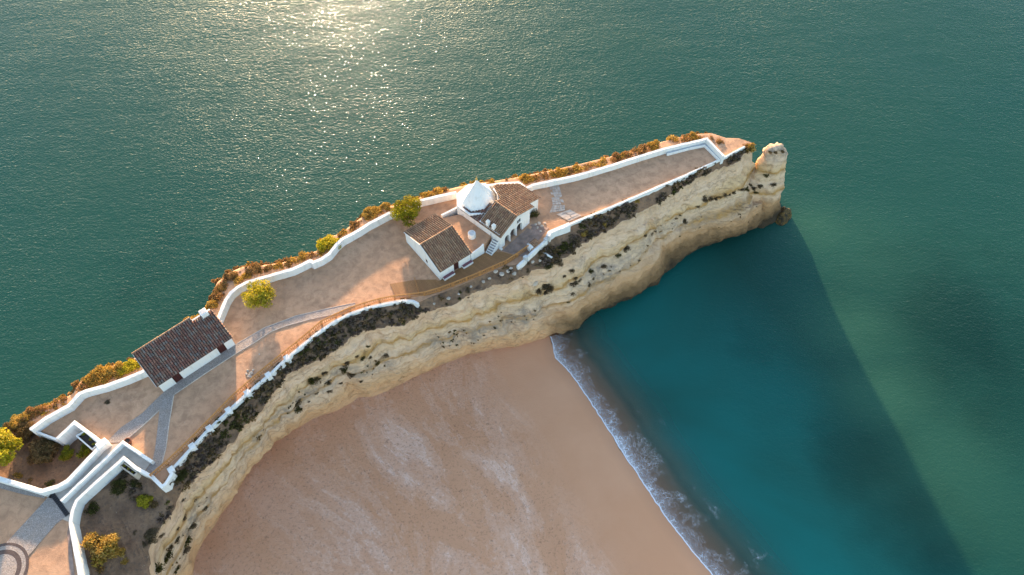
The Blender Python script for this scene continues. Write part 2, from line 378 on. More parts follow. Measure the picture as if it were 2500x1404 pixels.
def resample(pts, step):
    P = [np.array(p[:2], float) for p in pts]; out = [P[0]]
    for a, b in zip(P[:-1], P[1:]):
        n = max(1, int(math.ceil(np.linalg.norm(b-a)/step)))
        out += [a+(b-a)*i/n for i in range(1, n+1)]
    return out
def offsets(P, closed=False):
    """mitred left normals of a polyline"""
    N = []
    for i in range(len(P)):
        a = P[i]-P[i-1] if i > 0 else P[1]-P[0]
        b = P[i+1]-P[i] if i < len(P)-1 else P[-1]-P[-2]
        a = a/np.linalg.norm(a); b = b/np.linalg.norm(b)
        na = np.array([-a[1], a[0]]); nb = np.array([-b[1], b[0]])
        m = na+nb; l = np.linalg.norm(m); m = m/l if l > 1e-6 else na
        N.append(m/max(0.5, float(m@na)))
    return N
def wall(name, pts, thick, z0, z1, label, cat='wall', side=0.0, mat='whitewash', step=0.7, wob=0.035, group=None, parent=None, round_top=0.05, tops=None):
    """hand-built masonry wall along pts; side -1/0/+1 puts pts on its right edge, middle or left edge"""
    P = resample(pts, step); N = offsets(P); k = thick/2
    h1 = np.interp(np.linspace(0, 1, len(P)), np.linspace(0, 1, len(tops)), tops) if tops else [z1]*len(P)
    sec = [(-k-0.03, 0), (-k, 0.75), (-k+0.01, 0.97), (-k+round_top, 1.0), (k-round_top, 1.0), (k-0.01, 0.97), (k, 0.75), (k+0.03, 0)]
    V = []; F = []; m = len(sec)
    for i, (p, n) in enumerate(zip(P, N)):
        for j, (o, h) in enumerate(sec):
            q = p + n*(o - side*k)
            if h == 1.0: zz = h1[i]
            elif h == 0.97: zz = h1[i]-round_top
            else: zz = z0 + (h1[i]-z0)*h
            nv = noise.noise_vector((q[0]*0.9, q[1]*0.9, zz*0.9))*wob
            V.append((q[0]+nv.x, q[1]+nv.y, zz + (nv.z*1.3 if h > 0.9 else 0)))
    for i in range(len(P)-1):
        for j in range(m-1): F.append((i*m+j, i*m+j+1, (i+1)*m+j+1, (i+1)*m+j))
    F.append(tuple(range(m))[::-1]); F.append(tuple((len(P)-1)*m+j for j in range(m)))
    o = link(name, mesh(name, V, F), mat, parent)
    if label: tag(o, label, cat, group, 'thing')
    return o

# ------------------------------------------------------------------ the shore: waterline, heights
WL = [(1275,740),(1340,822),(1356,873),(1396,918),(1447,993),(1491,1060),(1509,1096),(1549,1149),(1589,1207),(1611,1242),(1651,1296),(1691,1344),(1738,1404),(1800,1485),(1900,1640)]
WLw = np.array([at(x, y, 0)[:2] for x, y in WL])
def shore_dist(X, Y):
    """signed distance to the waterline: + inland, - out at sea; and arc position"""
    X = np.asarray(X, float); Y = np.asarray(Y, float); best = np.full(X.shape, 1e9); sg = np.ones(X.shape); arc = np.zeros(X.shape); acc = 0.0
    for a, b in zip(WLw[:-1], WLw[1:]):
        d = b-a; L = np.linalg.norm(d); u = d/L
        t = np.clip((X-a[0])*u[0]+(Y-a[1])*u[1], 0, L)
        dx = X-a[0]-u[0]*t; dy = Y-a[1]-u[1]*t; D = np.hypot(dx, dy)
        cr = u[0]*(Y-a[1])-u[1]*(X-a[0])
        k = D < best-1e-9
        best = np.where(k, D, best); sg = np.where(k, np.where(cr < 0, 1, -1), sg); arc = np.where(k, acc+t, arc); acc += L
    return best*sg, arc
def beach_z(X, Y):
    d, _ = shore_dist(X, Y)
    return np.where(d > 0, 3.3*(1-np.exp(-np.maximum(d, 0)/24)), np.maximum(-7.0, 0.062*d - 0.0016*np.minimum(d, 0)**2*0.6))

# ------------------------------------------------------------------ the headland, lofted along its length
DX, DY = 0.882, -0.471
def sval(p): return DX*p[0]+DY*p[1]
SEA_EDGE = [(-160,1190),(-100,1130),(0,1050),(30,1048),(66,1012),(130,984),(180,962),(200,930),(250,898),(310,884),(330,872),(460,786),(500,764),(516,744),(520,715),(530,690),(556,668),(592,651),(640,648),(690,642),(740,626),(774,614),(784,584),(830,572),(880,532),(930,506),(1000,497),(1030,478),(1090,464),(1150,449),(1200,444),(1280,432),(1350,417),(1420,402),(1480,388),(1540,373),(1600,354),(1640,343),(1690,333),(1732,331),(1770,344),(1800,345),(1834,357)]
TOP = [(150,1655),(190,1500),(196,1404),(180,1317),(172,1276),(187,1222),(237,1175),(300,1122),(332,1146),(395,1190),(424,1156),(440,1127),(470,1092),(511,1048),(558,1004),(604,961),(655,918),(700,876),(736,845),(772,816),(815,787),(851,768),(893,753),(941,742),(984,735),(1024,738),(1048,726),(1090,711),(1165,680),(1203,662),(1245,648),(1262,646),(1285,632),(1335,588),(1342,570),(1391,549),(1490,510),(1600,461),(1679,427),(1764,389),(1816,361),(1838,358)]
EDGE = [(230,1810,-3.4),(240,1750,-3.4),(280,1600,-3.4),(330,1500,-3.4),(372,1420,-3.3),(362,1350,-3.2),(383,1300,-3.0),(425,1240,-2.8),(452,1190,-2.6),(477,1160,-2.6),(528,1125,-2.2),(562,1082,-2.2),(591,1048,-2.2),(622,1016,-2),(654,982,-2),(690,931,-1.8),(705,914,-1.8),(733,897,-1.8),(790,871,-1.8),(824,851,-1.8),(864,823,-1.8),(890,805,-1.8),(921,803,-2),(978,797,-2),(998,779,-1.8),(1018,769,-1.6),(1060,757,-1.2),(1107,743,-1.2),(1145,723,-1.2),(1172,708,-1),(1230,694,-1.4),(1274,678,-1.6),(1300,662,-1.8),(1339,655,-2),(1363,632,-2),(1400,618,-2),(1420,595,-2),(1463,572,-2),(1512,545,-2),(1558,520,-2),(1618,494,-2),(1656,463,-1.6),(1681,447,-1.4),(1724,425,-1.4),(1773,406,-1.4),(1806,390,-1.2),(1818,375,-1),(1842,366,-1)]
FOOT = [(265,1910),(300,1820),(340,1700),(390,1570),(430,1480),(470,1404),(477,1362),(496,1320),(511,1300),(530,1272),(541,1251),(560,1229),(599,1160),(616,1133),(634,1116),(668,1082),(713,1051),(767,1022),(822,1002),(859,985),(876,973),(907,971),(944,957),(1007,922),(1080,888),(1136,869),(1213,852),(1266,845),(1339,822),(1400,806),(1448,779),(1508,748),(1600,693),(1637,661),(1708,619),(1776,591),(1817,572),(1860,550),(1879,526),(1893,500),(1905,478)]
def interp(poly, S):
    sv = np.array([sval(p) for p in poly]); assert np.all(np.diff(sv) > 0), [poly[i] for i in np.where(np.diff(sv) <= 0)[0]]
    return [np.interp(S, sv, [p[k] for p in poly]) for k in range(len(poly[0]))]
SV = np.concatenate([np.linspace(-640, -260, 130), np.linspace(-259, 1448, 560)])
se, tp_, ed, ft = interp(SEA_EDGE, SV), interp(TOP, SV), interp(EDGE, SV), interp(FOOT, SV)
NS = len(SV)
def row(px, py, z): return np.array([at(a, b, c) for a, b, c in zip(px, py, np.broadcast_to(z, px.shape))])
Wse = row(se[0], se[1], ZT-0.9); Wt = row(tp_[0], tp_[1], ZT); We = row(ed[0], ed[1], ZT+ed[2])
zf = np.full(NS, 1.5)
for _ in range(5):
    Wf = row(ft[0], ft[1], zf); zf = np.where(SV > sval((1339,822)), 0.0, np.maximum(beach_z(Wf[:,0], Wf[:,1]), 0.0))
Wf = row(ft[0], ft[1], zf)
# garden below the ramp: the wall foot is deeper there
gdn = np.interp(SV, [-640, -505, -285, -232, -205, 2000], [1.0, 1.0, 1.0, 0.8, 0.0, 0.0])
Wt_low = Wt.copy(); Wt_low[:,2] -= gdn
def nz(p, f, o=4): return noise.fractal(Vector((p[0]*f, p[1]*f, p[2]*f)), 1.0, 2.0, o)
tan = np.gradient(Wt[:, :2], axis=0); k = np.ones(15)/15
tan = np.stack([np.convolve(np.pad(tan[:, i], 7, 'edge'), k, 'valid') for i in (0, 1)], 1); tan /= np.linalg.norm(tan, axis=1)[:, None]
nrm = np.stack([tan[:, 1], -tan[:, 0]], 1)                      # towards the beach
# --- cliff object: shelf rows + face rows + sea-side rows
NSH, NF = 14, 100
rows = []; strat = []; dirt = []; matid = []
for j in range(NSH+1):
    q = j/NSH
    P = Wt_low*(1-q) + We*q
    if j > 0:
        for i in range(NS):
            a = nz(P[i], 0.35)*0.5 + nz(P[i]+7, 1.1)*0.22
            P[i, 2] += a*min(1, q*4)
            if j == NSH: P[i, :2] += nrm[i]*nz(P[i], 0.5)*0.5
    rows.append(P); strat.append(np.zeros(NS)); dirt.append(np.ones(NS))
lastE = rows[-1].copy()
sw = SV > sval((1345,818))
seaf = np.clip((SV - sval((1330,825)))/60, 0, 1)
tip = np.clip((1448-SV)/40, 0, 1)
led = [0.22, 0.43, 0.62, 0.80]
ledn = np.array([[led[k] + 0.17*noise.noise((s*0.004, k*9.1, 0.3)) + 0.04*noise.noise((s*0.02, k*5.3, 2.3)) for k in range(4)] for s in SV])
ledw = np.array([[max(0.0, 0.75+1.9*noise.noise((s*0.007, k*3.7, 8.1))) for k in range(4)] for s in SV])
tt = np.linspace(0, 1, NF+1)
prof = np.zeros((NS, NF+1))
for i in range(NS):
    dw = np.full(NF+1, 0.35)
    for k in range(4): dw += ledw[i, k]*4.2*np.exp(-((tt-ledn[i, k])/0.018)**2)
    cw = np.concatenate([[0], np.cumsum((dw[1:]+dw[:-1])/2)]); prof[i] = cw/cw[-1]
for j in range(1, NF+1):
    q = tt[j]; P = np.zeros((NS, 3)); Sx = np.zeros(NS); Dx = np.zeros(NS)
    for i in range(NS):
        a, b = lastE[i], Wf[i]; wq = prof[i, j]
        p = np.array([a[0]+(b[0]-a[0])*wq, a[1]+(b[1]-a[1])*wq, a[2]+(b[2]-a[2])*q])
        # rounded brow, then weathered relief
        fade = min(1, q*8)
        big = nz(p*np.array([1, 1, 0.7]), 0.11, 3)*1.1 + nz(p*np.array([1, 1, 1.8])+31, 0.33, 4)*0.42 + nz(p*np.array([1, 1, 2.2])+11, 0.95, 3)*0.30
        gul = -1.0*max(0.0, noise.noise((SV[i]*0.035, p[2]*0.05, 4.4))-0.18)
        rib = 0.20*noise.noise((SV[i]*0.01, p[2]*1.35 + SV[i]*0.004, 1.7))
        near = 1 - 0.75*max(0, (q-0.9)/0.1)
        disp = (big+gul+rib)*fade*near*tip[i]
        if seaf[i] > 0: disp += seaf[i]*(0.75*math.exp(-((q-0.86)/0.07)**2) - 0.9*max(0, (q-0.90)/0.10))
        p[:2] += nrm[i]*disp
        P[i] = p; Sx[i] = q
        mid = math.exp(-((q-ledn[i, 1]-0.10)/0.15)**2)
        Dx[i] = max(0, min(1, mid*(0.75+1.8*noise.noise((SV[i]*0.0075, q*2, 3.1)))))
    rows.append(P); strat.append(Sx); dirt.append(Dx)
P = rows[-1].copy(); P[:, 2] -= 5.0; P[:, :2] += nrm*0.6; rows.append(P); strat.append(np.ones(NS)); dirt.append(np.zeros(NS))
lastfront = len(rows)-1
# sea side, from the top edge down
SS = []
for j in range(15):
    q = j/14; P = Wse.copy(); P[:, 2] = (ZT-0.9) + (-5.0-(ZT-0.9))*q
    for i in range(NS):
        P[i, :2] -= nrm[i]*(q*2.5 + (nz(P[i], 0.2)*1.6 + nz(P[i], 0.7)*0.5)*min(1, q*5) - (0.8 if q > 0 else 0)*0)
    SS.append(P)
# interior ground rows (sea edge -> top line)
NI = 64
NIN = []
def inpoly(p, poly):
    c = False; n = len(poly)
    for i in range(n):
        a, b = poly[i], poly[(i+1) % n]
        if (a[1] > p[1]) != (b[1] > p[1]) and p[0] < (b[0]-a[0])*(p[1]-a[1])/(b[1]-a[1])+a[0]: c = not c
    return c
LEFT_GARDEN = [v2(*q) for q in ((71,1046),(139,1071),(181,1033),(246,1084),(196,1146),(160,1175),(136,1187),(100,1197),(0,1166),(-200,1120),(-200,1000),(0,1030))]
for j in range(NI+1):
    q = j/NI; e = min(1.0, q/0.05)
    P = Wse*(1-q) + Wt*q
    P[:, 2] = ZT - 0.9*(1-e)**1.5
    for i in range(NS):
        if j in (0, NI): continue
        P[i, 2] += 0.035*nz(P[i], 0.25, 3)
        if SV[i] < sval((250, 1010)) and inpoly(P[i], LEFT_GARDEN): P[i, 2] = ZT - 1.7 + 0.35*nz(P[i], 0.3)
    if j == NI: P[:, 2] = ZT
    NIN.append(P)
def grid(rowlist, flip=False):
    V = np.concatenate(rowlist); n = len(rowlist); Q = []
    a = np.arange(NS-1)
    for j in range(n-1):
        b = j*NS + a
        q = np.stack([b, b+1, b+1+NS, b+NS], 1)
        Q.append(q[:, ::-1] if flip else q)
    return V, np.concatenate(Q)
Vt, Qt = grid(NIN, True)
me = qmesh('terrace_ground', Vt, Qt, smooth=True)
me.materials.append(M['terrace_earth']); me.materials.append(M['garden_soil'])
cz = Vt[Qt].mean(1)
me.polygons.foreach_set('material_index', (cz[:, 2] < ZT-1.15).astype(np.int32))
ground = tag(link('terrace_ground', me, None), 'beaten earth of the walled headland terrace', kind='structure')
Vf, Qf = grid(rows, True)
Vs, Qs = grid(SS)
# link terrace edge to the garden foot behind walls is hidden by the wall masonry
V = np.concatenate([Vf, Vs]); Q = np.concatenate([Qf, Qs+len(Vf)])
me = qmesh('cliff', V, Q, smooth=False)
me.materials.append(M['cliff_rock']); me.materials.append(M['scrub_soil'])
mi = np.zeros(len(Q), np.int32); mi[:(NS-1)*(NSH)] = 1; me.polygons.foreach_set('material_index', mi)
sm = np.ones(len(Q), bool); me.polygons.foreach_set('use_smooth', sm)
fattr(me, 'strat', np.concatenate([np.concatenate(strat), np.linspace(0, 1, 15).repeat(NS)])); fattr(me, 'dirt', np.concatenate([np.concatenate(dirt), np.zeros(len(Vs))])); fattr(me, 'wet', np.concatenate([np.tile(seaf, len(rows)), np.ones(len(Vs))]))
cliff = tag(link('cliff', me, None), 'pale bedded limestone cliff of the headland', kind='structure')
# the seaward end of the headland, behind the stack
cap = [rows[j][-1] for j in range(0, len(rows), 3)] + [SS[j][-1] for j in range(len(SS)-1, -1, -1)] + [NIN[j][-1] for j in range(0, NI, 8)]
bm = bmesh.new(); bmesh.ops.triangulate(bm, faces=[bm.faces.new([bm.verts.new(tuple(v)) for v in cap])])
me_c = bpy.data.meshes.new('cliff_end'); bm.to_mesh(me_c); bm.free()
fattr(me_c, 'strat', [max(0, 1-v.co.z/ZT) for v in me_c.vertices]); fattr(me_c, 'dirt', [0.0]*len(me_c.vertices)); fattr(me_c, 'wet', [1.0]*len(me_c.vertices))
tag(link('cliff_end', me_c, 'cliff_rock'), 'seaward end face of the headland cliff', kind='structure')
BV = [BVHTree.FromPolygons([tuple(v) for v in V], [tuple(q) for q in Q]), BVHTree.FromPolygons([tuple(v) for v in Vt], [tuple(q) for q in Qt])]
def hit(px, py):
    d = Vector(ray(px, py)).normalized(); best = None
    for b in BV:
        l, n, i, dist = b.ray_cast(Vector((0, 0, ZC)), d)
        if l is not None and (best is None or dist < best[1]): best = (l, dist)
    return best[0] if best else Vector(at(px, py, 0))

# ------------------------------------------------------------------ rock stack at the tip, fallen boulder
def blobrock(name, rings, mat, seed, amp, label, cat, n=40, sub=5, kind=None):
    """rings: (cx, cy, z, rx, ry, rot)"""
    V = []; F = []; zs = [r[2] for r in rings]; m = (len(rings)-1)*sub+1
    for i in range(m):
        zq = zs[0]+(zs[-1]-zs[0])*i/(m-1)
        pr = [np.interp(zq, zs, [r[k] for r in rings]) for k in (0, 1, 3, 4, 5)]
        for j in range(n):
            a = 2*math.pi*j/n; ca, sa = math.cos(a), math.sin(a)
            sc = 1/max(abs(ca)**2.6+abs(sa)**2.6, 1e-6)**(1/2.6)
            x, y = pr[2]*ca*sc, pr[3]*sa*sc
            X = pr[0]+x*math.cos(pr[4])-y*math.sin(pr[4]); Y = pr[1]+x*math.sin(pr[4])+y*math.cos(pr[4])
            p = np.array([X, Y, zq]); d = np.array([X-pr[0], Y-pr[1]]); d /= max(np.linalg.norm(d), 1e-6)
            k = amp*(nz(p*np.array([1, 1, 0.45])+seed, 0.25, 3)*1.1+nz(p*np.array([1, 1, 0.8])+seed, 0.6, 4)*0.6+nz(p*np.array([1, 1, 1.6])+seed, 1.6, 2)*0.2)
            V.append((X+d[0]*k, Y+d[1]*k, zq+(nz(p, 0.8)*0.35*amp if i > m-4 else 0)))
    for i in range(m-1):
        for j in range(n): F.append((i*n+j, i*n+(j+1)%n, (i+1)*n+(j+1)%n, (i+1)*n+j))
    c = len(V); V.append((np.mean([v[0] for v in V[-n:]]), np.mean([v[1] for v in V[-n:]]), zs[-1]+0.25))
    for j in range(n): F.append(((m-1)*n+j, (m-1)*n+(j+1)%n, c))
    me = mesh(name, V, F, True)
    zz = np.array([v[2] for v in V]); fattr(me, 'strat', np.clip(1-zz/ZT, 0, 1)); fattr(me, 'dirt', np.clip((zz-zs[-1]+3.2)/1.5, 0, 1)); fattr(me, 'wet', np.ones(len(zz)))
    o = link(name, me, mat); return tag(o, label, cat, kind=kind)
a = R(38)
def ctr(l, r, z):                                             # centre and half width of the stack between its sighted left and right outlines
    L, Rr = at(*l, z), at(*r, z); return (L+Rr)/2, np.linalg.norm((Rr-L)[:2])/2
rg = []
for l, r, z, dep in (((1800,575),(1884,520),-5,3.6),((1800,560),(1886,503),0.5,3.5),((1815,512),(1896,476),5,3.2),((1815,470),(1917,450),9.5,2.7),((1838,434),(1926,424),12.5,2.2),((1857,408),(1932,400),15,1.8),((1868,390),(1932,380),17,1.6),((1873,372),(1925,366),18.6,1.5),((1882,362),(1914,358),19.6,1.0)):
    c, hw = ctr(l, r, z); rg.append((c[0]-dep*0.1, c[1]+dep*0.35, z, hw*1.0, dep, R(14)))
stack = blobrock('rock_stack', rg, 'cliff_rock', 3.0, 0.9, 'cream rock stack standing at the seaward tip of the headland', 'rock', n=64, sub=8)
BV.append(BVHTree.FromPolygons([v.co.copy() for v in stack.data.vertices], [tuple(p.vertices) for p in stack.data.polygons]))
b0 = at(1908, 532, 0)
blobrock('sea_boulder', [(b0[0], b0[1], -2, 2.3, 1.7, 0.9), (b0[0], b0[1]+.1, 0.3, 2.1, 1.6, 0.9), (b0[0]+.1, b0[1]+.2, 1.7, 1.6, 1.2, 0.9), (b0[0]+.1, b0[1]+.3, 2.6, 0.6, 0.5, 0.9)], 'wet_rock', 9.0, 0.55, 'dark weedy boulder in the sea below the rock stack', 'boulder', n=30, sub=5)

# ------------------------------------------------------------------ beach, sea, surf
def nugrid(xs, ys):
    X, Y = np.meshgrid(xs, ys); nx = len(xs); ny = len(ys)
    b = (np.arange(ny-1)[:, None]*nx + np.arange(nx-1)[None]).ravel()
    return X.ravel(), Y.ravel(), np.stack([b, b+1, b+1+nx, b+nx], 1)
X, Y, Q = nugrid(np.arange(-90, 75.1, 0.6), np.arange(-60, 90.1, 0.6))
d, arc_b = shore_dist(X, Y); Z = beach_z(X, Y)
mid = (Wse+Wt)/2; om = np.argsort(mid[:, 0])
ok = (d > -45) & (Y < np.interp(X, mid[om, 0], mid[om, 1], left=-100, right=90))
Z = Z + np.where(d > 3, np.clip((d-3)/12, 0, 1), 0)*np.array([0.10*nz((x, y, 0), 0.09, 3)+0.035*nz((x, y, 3), 0.45, 3) if o else 0 for x, y, o in zip(X, Y, ok)])
Q = Q[ok[Q].all(1)]
me = qmesh('beach', np.stack([X, Y, Z], 1), Q, smooth=True); fattr(me, 'shore', d); fattr(me, 'arc', arc_b)
tag(link('beach', me, 'sand'), 'wide sandy beach in the cove', kind='structure')
xs = np.concatenate([[-6000,-2000,-700,-300], np.arange(-200, -20, 4), np.arange(-20, 90, 0.9), np.arange(90, 200, 4), [300,700,2000,6000]])
ys = np.concatenate([[-3000,-900,-300,-120,-60], np.arange(-40, 20, 4), np.arange(20, 110, 0.9), np.arange(110, 280, 4), [400,800,2000,8000]])
X, Y, Q = nugrid(xs, ys)
d, _ = shore_dist(X, Y)
dp = np.maximum(0.0, -beach_z(X, Y))
north = Y > np.interp(X, Wse[:, 0], Wse[:, 1], left=40, right=300)-1.0
dp = np.where(north | (X < -60), 7.0, dp)
reef = np.zeros(len(X)); sun_band = np.zeros(len(X))
for px, py, r, aa in ((2330,820,22,1.0),(2210,740,13,0.5),(2420,980,14,0.8),(2130,1120,10,0.95),(2060,1030,8,0.6),(2230,1250,9,0.9),(2300,1340,8,0.8),(1820,830,7,0.35),(500,700,30,0.35)):
    c = at(px, py, 0); reef = np.maximum(reef, aa*np.exp(-((X-c[0])**2+(Y-c[1])**2)/r**2))
for px, py, r, aa in ((1990,560,9,0.9),(2080,800,10,0.9),(2150,960,10,0.8),(2280,1150,14,0.6),(2100,620,14,0.6)):  # patches of painted sunlight along the shadow edge on the water
    c = at(px, py, 0); sun_band = np.maximum(sun_band, aa*np.exp(-((X-c[0])**2+(Y-c[1])**2)/r**2))
me = qmesh('sea', np.stack([X, Y, np.zeros(len(X))], 1), Q, smooth=True); fattr(me, 'depth', dp); fattr(me, 'reef', reef); fattr(me, 'sun_strip', sun_band)
tag(link('sea', me, 'sea_water'), 'green sea around the headland', kind='structure')
# surf strip follows the waterline
P = resample([tuple(q) for q in WLw[1:]], 0.35); 
arc = np.concatenate([[0], np.cumsum([np.linalg.norm(b-a) for a, b in zip(P[:-1], P[1:])])])
N = offsets(P); N = [-n if shore_dist([p[0]+n[0]], [p[1]+n[1]])[0][0] > 0 else n for p, n in zip(P, N)]
# smooth the normals so the strip does not fold
N = np.array(N); kk = np.ones(21)/21; N = np.stack([np.convolve(np.pad(N[:, i], 10, 'edge'), kk, 'valid') for i in (0, 1)], 1); N /= np.linalg.norm(N, axis=1)[:, None]
ds = np.concatenate([np.linspace(-0.3, 1.5, 10), np.linspace(1.9, 9.5, 20)])
FV = []; fs = []; fd = []; fden = []
prof_den = lambda a: np.interp(a, [0, 3, 8, 14, 19, 24, 28, 34, 40, 48, 60], [0.85, 0.95, 0.9, 0.75, 0.85, 1.0, 1.0, 0.8, 0.75, 0.7, 0.7])
for i, p in enumerate(P):
    edge = 0.28*noise.noise((arc[i]*0.35, 1.1, 0)) + 0.14*noise.noise((arc[i]*1.1, 5.1, 0)) + 0.45*noise.noise((arc[i]*0.1, 9.1, 0))
    width = 3.2 + 1.6*noise.noise((arc[i]*0.12, 3.3, 0)) + (0.12*max(0, arc[i]-34))
    for dd in ds:
        q = p + N[i]*(dd+edge)
        FV.append((q[0], q[1], 0.03 + max(0, float(beach_z(q[0], q[1])))*1.0)); fs.append(arc[i]); fd.append(dd)
        band2 = 0.30*math.exp(-((dd-5.2-0.05*arc[i])/1.1)**2)*(1 if arc[i] > 30 else 0.35)
        fden.append(max(prof_den(arc[i])*math.exp(-max(0, dd-0.3)/width), band2))
nd = len(ds); b = (np.arange(len(P)-1)[:, None]*nd+np.arange(nd-1)[None]).ravel()
me = qmesh('surf_foam', FV, np.stack([b, b+1, b+1+nd, b+nd], 1), smooth=True)
fattr(me, 'fs', fs); fattr(me, 'fd', fd); fattr(me, 'fden', fden)
tag(link('surf_foam', me, 'foam'), 'lacy white surf along the edge of the beach', 'surf', kind='stuff')

# ------------------------------------------------------------------ white parapet walls
def wl(pts, h): return [v2(x, y, h) for x, y in pts]
SEAW = 'white parapet walls'
wall('parapet_wall', wl([(71,1045),(109,1017),(164,987),(191,957),(208,950),(255,938),(308,919),(349,902),(362,897)], 1.3), 0.6, ZT-1.0, ZT+1.3, 'white sea wall from the garden corner up to the long house', side=1.0, wob=0.05)
wall('parapet_wall', wl([(524,786),(527,778),(536,757),(547,730),(559,713),(578,697),(600,686),(633,676),(672,665),(711,654),(735,643),(754,633),(761,633),(765,636),(782,629),(800,617),(816,597),(831,582),(850,572),(872,560),(900,542),(946,518),(980,503),(1016,488),(1071,475),(1113,466)], 1.4), 0.6, ZT-1.0, ZT+1.4, 'long winding white sea wall between the long house and the chapel', side=1.0, wob=0.06)
wall('parapet_wall', wl([(1283,456),(1300,448),(1409,425),(1490,401),(1558,379),(1621,360),(1681,346),(1727,335)], 1.15), 0.55, ZT-1.0, ZT+1.15, 'white sea wall running from the chapel out to the tip', side=1.0, wob=0.05)
wall('parapet_wall', wl([(1728,336),(1748,357),(1770,380)], 1.4)[:], 0.45, ZT-0.6, ZT+1.4, 'short white end wall closing the terrace at the tip', side=1.0)
bench = thing('wall_bench', tp(1740,352), 'long white masonry bench along the walls at the tip of the terrace', 'bench')
bl = wl([(1624,368),(1681,353),(1724,345),(1745,365),(1765,385)], 0.5)
o = wall('seat', bl, 0.75, ZT-0.1, ZT+0.45, None, side=1.0, wob=0.02, mat='grey_plaster'); o.parent = bench; o.matrix_parent_inverse = Matrix.Translation(-Vector(bench.location))
P = resample(bl, 2.0); N = offsets(P)
o = wall('front_rim', [p-n*0.80 for p, n in zip(P, N)], 0.18, ZT-0.1, ZT+0.52, None, wob=0.01); o.parent = bench; o.matrix_parent_inverse = Matrix.Translation(-Vector(bench.location))
wall('parapet_wall', wl([(1818,357),(1763,386),(1679,424)], 0.35), 0.32, ZT-1.5, ZT+0.35, 'narrow white cliff wall ending at the tip', side=0.0, wob=0.03)
wall('parapet_wall', wl([(1679.5,425),(1600,458.5),(1490,506),(1392,546)], 0.42), 0.42, ZT-1.6, ZT+0.42, 'straight white cliff wall beside the stone slab steps', side=0.0, wob=0.05)
wall('parapet_wall', wl([(1391,546),(1342,567),(1338,576)], 1.15), 0.75, ZT-1.2, ZT+1.15, 'thick bluish white wall block at the near end of the cliff wall', side=0.0)
wall('parapet_wall', wl([(1333,586),(1310,606),(1284,629),(1263,645)], 0.8), 0.45, ZT-1.6, ZT+0.8, 'low white wall on the cliff edge below the chapel porch', side=0.0, tops=[ZT+0.9, ZT+0.8, ZT+0.75, ZT+0.2])
for px, py in ((1333,583),(1283,627)):
    p = tp(px, py, 1.0)
    o = MB().box(-.32,.32,-.28,.28,-1.6,0.25).build('wall_pier', 'grey_plaster', bev=0.04); o.location = (p[0], p[1], ZT+0.9); o.rotation_euler.z = R(40)
    tag(o, 'grey stone pier at the %s end of the low wall below the chapel' % ('upper' if px > 1300 else 'lower'), 'pier')
E_PATH = [(1021,741),(1008,734),(984,733),(940,741),(892,752),(850,767),(814,786),(771,815),(735,844),(699,875),(654,917),(603,960),(557,1003),(510,1047),(468,1091),(438,1125),(418,1147)]
wall('parapet_wall', wl(E_PATH, 0.4), 0.44, ZT-1.6, ZT+0.4, 'long curved white cliff wall below the wooden fence', side=0.0, wob=0.04)
k = 0
for px, py in ((700,874),(655,916),(604,959),(558,1002),(511,1046),(469,1090),(418,1147)):
    p = tp(px, py, 0.45); k += 1
    o = MB().box(-.36,.36,-.42,.42,-1.4,0.12).box(-.40,.40,-.46,.46,0.12,0.2).build('wall_pier', 'whitewash', bev=0.03); o.location = (p[0], p[1], ZT+0.42); o.rotation_euler.z = R(40)
    tag(o, 'white pier on the cliff wall, %s from the garden corner' % ['seventh','sixth','fifth','fourth','third','second','first'][k-1], 'pier', 'piers of the curved cliff wall')
wall('parapet_wall', wl([(421,1153),(404,1181),(395,1188),(370,1163),(332,1143),(301,1118),(285,1133),(237,1175),(203,1206),(187,1222),(177,1246),(172,1276),(175,1300),(181,1330),(190,1380),(197,1420),(200,1500),(170,1640)], 0.65), 0.48, ZT-3.2, ZT+0.65, 'white zigzag wall along the outer side of the entrance ramp', side=0.0, wob=0.04)
wall('parapet_wall', wl([(148,1223),(225,1150),(299,1079),(371,1127)], 0.85), 0.42, ZT-0.2, ZT+0.85, 'white wall between the two lanes of the entrance ramp', side=0.0)
wall('parapet_wall', wl([(-120,1130),(0,1169),(60,1187),(101,1199),(139,1188),(164,1174),(205,1131),(250,1083)], 1.1), 0.62, ZT-2.2, ZT+1.1, 'white wall round the sunken garden beside the ramp', side=0.0, wob=0.05)
wall('parapet_wall', wl([(250,1082),(215,1056),(181,1031),(139,1071)], 1.0), 0.5, ZT-2.2, ZT+1.0, 'white corner wall behind the planter of the sunken garden', side=0.0)
wall('parapet_wall', wl([(73,1047),(106,1060),(138,1072)], 0.5), 0.3, ZT-2.2, ZT+0.5, 'thin white kerb wall at the corner of the sunken garden', side=0.0)
p = tp(248, 1083, 1.1)
o = MB().box(-.7,.7,-.55,.55,-1.2,0.06).build('gate_pier', 'whitewash', bev=0.05); o.location = (p[0], p[1], ZT+1.1); o.rotation_euler.z = R(45); tag(o, 'broad white gate pier at the head of the ramp', 'pier')
# high wall behind the chapel aisle
wall('parapet_wall', wl([(1172,452),(1221,445),(1267,442),(1284,454)], 2.3), 0.55, ZT-1.0, ZT+2.3, 'tall white wall behind the tiled aisle of the chapel', side=1.0, wob=0.05)
wall('parapet_wall', wl([(1078,525),(1117,505)], 1.9), 0.4, ZT-0.2, ZT+1.9, 'short white wall joining the gabled house to the chapel drum', side=0.0)

